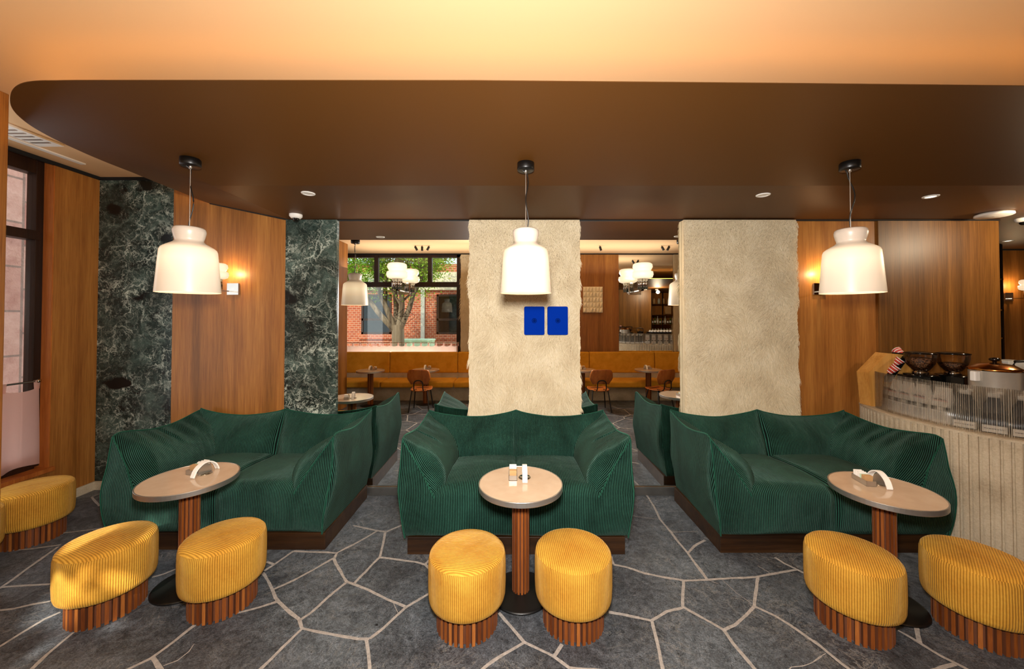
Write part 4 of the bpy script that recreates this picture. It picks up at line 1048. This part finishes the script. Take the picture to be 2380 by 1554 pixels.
for k in range(5):
    m = MB(); m.lathe([(0, 0), (.05, 0), (.05, .16), (.035, .18), (.035, .22), (0, .22)], seg=16)
    o = part('storage_jar', m, 'clear_item' if k % 2 else 'kraft', None, 0, (5.85+k*.2, 5.45, 2.421)); tag(o, 'storage jar on the highest bar shelf', 'jar', 'jars on the bar shelf')
t = thing('framed_picture', 'gold framed picture standing on the bar shelf', 'picture', (6.45, 5.5, 1.981)); part('frame', B(((-.15, 0, 0), (.15, .02, .36))), 'bronze', t, .003); part('print', B(((-.13, -.003, .02), (.13, 0, .34))), 'kraft', t)

# ---------------------------------------------------------------- outside the big window
GY = -9.0
struct('ground', B(((-22, -26, -.35), (14, -1.3, -.3))), 'concrete')
t = thing('brick_building', 'red brick building with dark windows across the lane', 'building', (-4.5, GY, 0))
part('wall', B(((-9, -.3, -.3), (9, 0, 3.1))), 'brick', t)
part('fascia', B(((-9, -.3, 3.1), (9, .12, 3.9))), 'concrete', t)
part('upper_wall', B(((-9, -.3, 3.9), (9, -.1, 4.3))), 'brick', t)
def bwin(x0, x1, z0, z1):
    f = part('window', B(((x0, -.02, z0), (x1, .05, z0+.09)), ((x0, -.02, z1-.09), (x1, .05, z1)), ((x0, -.02, z0), (x0+.09, .05, z1)), ((x1-.09, -.02, z0), (x1, .05, z1)), ((x0, -.02, z0+(z1-z0)*.34), (x1, .05, z0+(z1-z0)*.34+.1))), 'frame_wood', t)
    part('pane', B(((x0+.05, .01, z0+.05), (x1-.05, .02, z1-.05))), 'blackgloss', f)
    part('brick_sill', B(((x0-.1, -.02, z0-.22), (x1+.1, .07, z0))), 'brick', t)
bwin(-2.35, -1.0, 1.1, 2.9); bwin(1.05, 2.9, 1.1, 2.9); bwin(-5.6, -4.2, 1.1, 2.9); bwin(4.6, 6.2, 1.1, 2.9)
part('steel_post', B(((.35, 0, -.3), (.52, .12, 3.1))), plain and 'pot', t)
t = thing('utility_box', 'grey-green steel utility box beside the tree trunk', 'utility box', (-3.7, -6.6, -.3)); part('box_body', B(((-.6, -.3, 0), (.6, .3, 1.25))), 'mint', t, .02); part('box_lid', B(((-.63, -.33, 1.25), (.63, .33, 1.32))), 'mint', t, .01)
t = thing('tree', 'many-stemmed leafy tree standing outside the big window', 'tree', (-3.95, -4.9, -.3))
m = MB(); tips = []
m.tube([(0, 0, 0), (.02, 0, .9), (0, 0, 1.9)], .23, 14, r1=.2)
def branch(p, d, ln, r_, lev):
    pts = [p]; q = p.copy(); dd = d.copy()
    for k in range(6):
        dd = (dd+Vector((R.uniform(-.16, .16), R.uniform(-.16, .16), R.uniform(-.02, .12)))).normalized(); q = q+dd*ln/6; pts.append(q.copy())
    m.tube(pts, r_, 8, r1=r_*.5)
    if lev >= 1: tips.extend(pts[2:])
    if lev < 3:
        for k in range(3 if lev else 4):
            a = R.randint(2, 6); nd = (dd+Vector((R.uniform(-1, 1), R.uniform(-.8, .8), R.uniform(-.35, .5)))*.9).normalized(); branch(pts[a], nd, ln*.6, r_*.45, lev+1)
for d in ((-.42, .1, 1), (-.15, -.2, 1), (.08, .15, 1), (.28, -.1, 1), (.6, .2, .9), (-.75, .25, .8)): branch(Vector((d[0]*.1, d[1]*.1, 1.7)), Vector(d).normalized(), 2.6, .105, 0)
part('trunk', m, 'trunk', t)
m = MB(); vs = []; fs = []
for p in tips:
    for k in range(34):
        c = p+Vector((R.gauss(0, .28), R.gauss(0, .25), R.gauss(0, .2)))
        if c.z < 2.3 and R.random() < .85: continue
        a = Vector((R.uniform(-1, 1), R.uniform(-1, 1), R.uniform(-.6, .3))).normalized(); b = a.cross(Vector((R.uniform(-1, 1), R.uniform(-1, 1), 1))).normalized(); s_ = R.uniform(.035, .06); o_ = len(vs)
        vs += [tuple(c-a*s_), tuple(c+b*s_*.45), tuple(c+a*s_), tuple(c-b*s_*.45)]; fs.append((o_, o_+1, o_+2, o_+3))
m.add(vs, fs); part('foliage', m, 'leaf', t)['kind'] = 'stuff'

# ---------------------------------------------------------------- light, sky, camera
def light(kind, name, loc, energy, col=(1, 1, 1), rot=(0, 0, 0), **k):
    ld = bpy.data.lights.new(name, kind); ld.energy = energy; ld.color = col
    for a, b in k.items(): setattr(ld, a, b)
    o = bpy.data.objects.new(name, ld); C.objects.link(o); o.location = loc; o.rotation_euler = rot; return o
def aim(o, tgt):
    o.rotation_euler = (Vector(tgt)-o.location).to_track_quat('-Z', 'Y').to_euler()
fl = light('AREA', 'camera_flash', (0, .05, 2.14), 185, (1, .97, .93), shape='DISK', size=.22); aim(fl, (0, 4, 1.75))
light('SUN', 'sun', (0, 0, 12), 7.5, (1, .95, .86), (math.radians(-42), math.radians(-14), 0), angle=.01)
light('AREA', 'ceiling_bounce_fill', (0, -.1, 2.9), 62, (1, .93, .84), (PI, 0, 0), shape='RECTANGLE', size=7.0, size_y=1.0)  # added fill facing up, unseen from below, bounced off the ceiling
light('POINT', 'bar_fill', (5.1, 3.1, 2.75), 60, (1, .8, .55), shadow_soft_size=.06)  # added fill lamp with no fixture, brightens the bar
wl = light('AREA', 'window_daylight', (-4.5, 2.25, 1.9), 30, (.92, .96, 1), (0, math.radians(-90), 0), shape='RECTANGLE', size=2.4, size_y=1.8)
cl = light('AREA', 'curtain_backlight', (-2.6, -2.3, .15), 130, (1, .97, .92), shape='RECTANGLE', size=2.6, size_y=.5); aim(cl, (-2.6, -1.05, .95))  # added lamp outside, hidden below the sill, brightens the curtain cloth
# spot added inside the room, noise-broken to imitate sun dapple on the stool
sp = light('SPOT', 'sun_dapple', (-1.9, -.75, 2.45), 1500, (1, .94, .82), spot_size=math.radians(13), spot_blend=.5, shadow_soft_size=.02); aim(sp, (-2.62, 2.28, .30))
ld = sp.data; ld.use_nodes = True; nt = ld.node_tree; em = nt.nodes['Emission']
tc = nt.nodes.new('ShaderNodeTexCoord'); nz = nt.nodes.new('ShaderNodeTexNoise'); nz.inputs['Scale'].default_value = 17; nz.inputs['Detail'].default_value = 1
rp = nt.nodes.new('ShaderNodeValToRGB'); rp.color_ramp.elements[0].position = .47; rp.color_ramp.elements[1].position = .56
nt.links.new(tc.outputs['Normal'], nz.inputs['Vector']); nt.links.new(nz.outputs['Fac'], rp.inputs[0]); nt.links.new(rp.outputs[0], em.inputs['Color'])

w = bpy.data.worlds.new('sky'); sc.world = w; w.use_nodes = True
bg = w.node_tree.nodes['Background']; bg.inputs[0].default_value = (.72, .86, 1, 1); bg.inputs[1].default_value = 3

cam = bpy.data.cameras.new('camera'); co = bpy.data.objects.new('camera', cam); C.objects.link(co)
co.location = (0, 0, EYE); co.rotation_euler = (math.radians(90.9), 0, 0)
cam.sensor_width = 36; cam.lens = 36*870/2380; cam.shift_x = -2/2380; cam.shift_y = -54/2380; cam.clip_start = .05
sc.camera = co
sc.view_settings.view_transform = 'Standard'; sc.view_settings.look = 'None'
sc.view_settings.exposure = 0; sc.view_settings.gamma = 1.0
sc.cycles.max_bounces = 9; sc.cycles.diffuse_bounces = 4; sc.cycles.glossy_bounces = 5; sc.cycles.transparent_max_bounces = 12; sc.cycles.transmission_bounces = 5
sc.cycles.sample_clamp_indirect = 6; sc.cycles.use_denoising = True
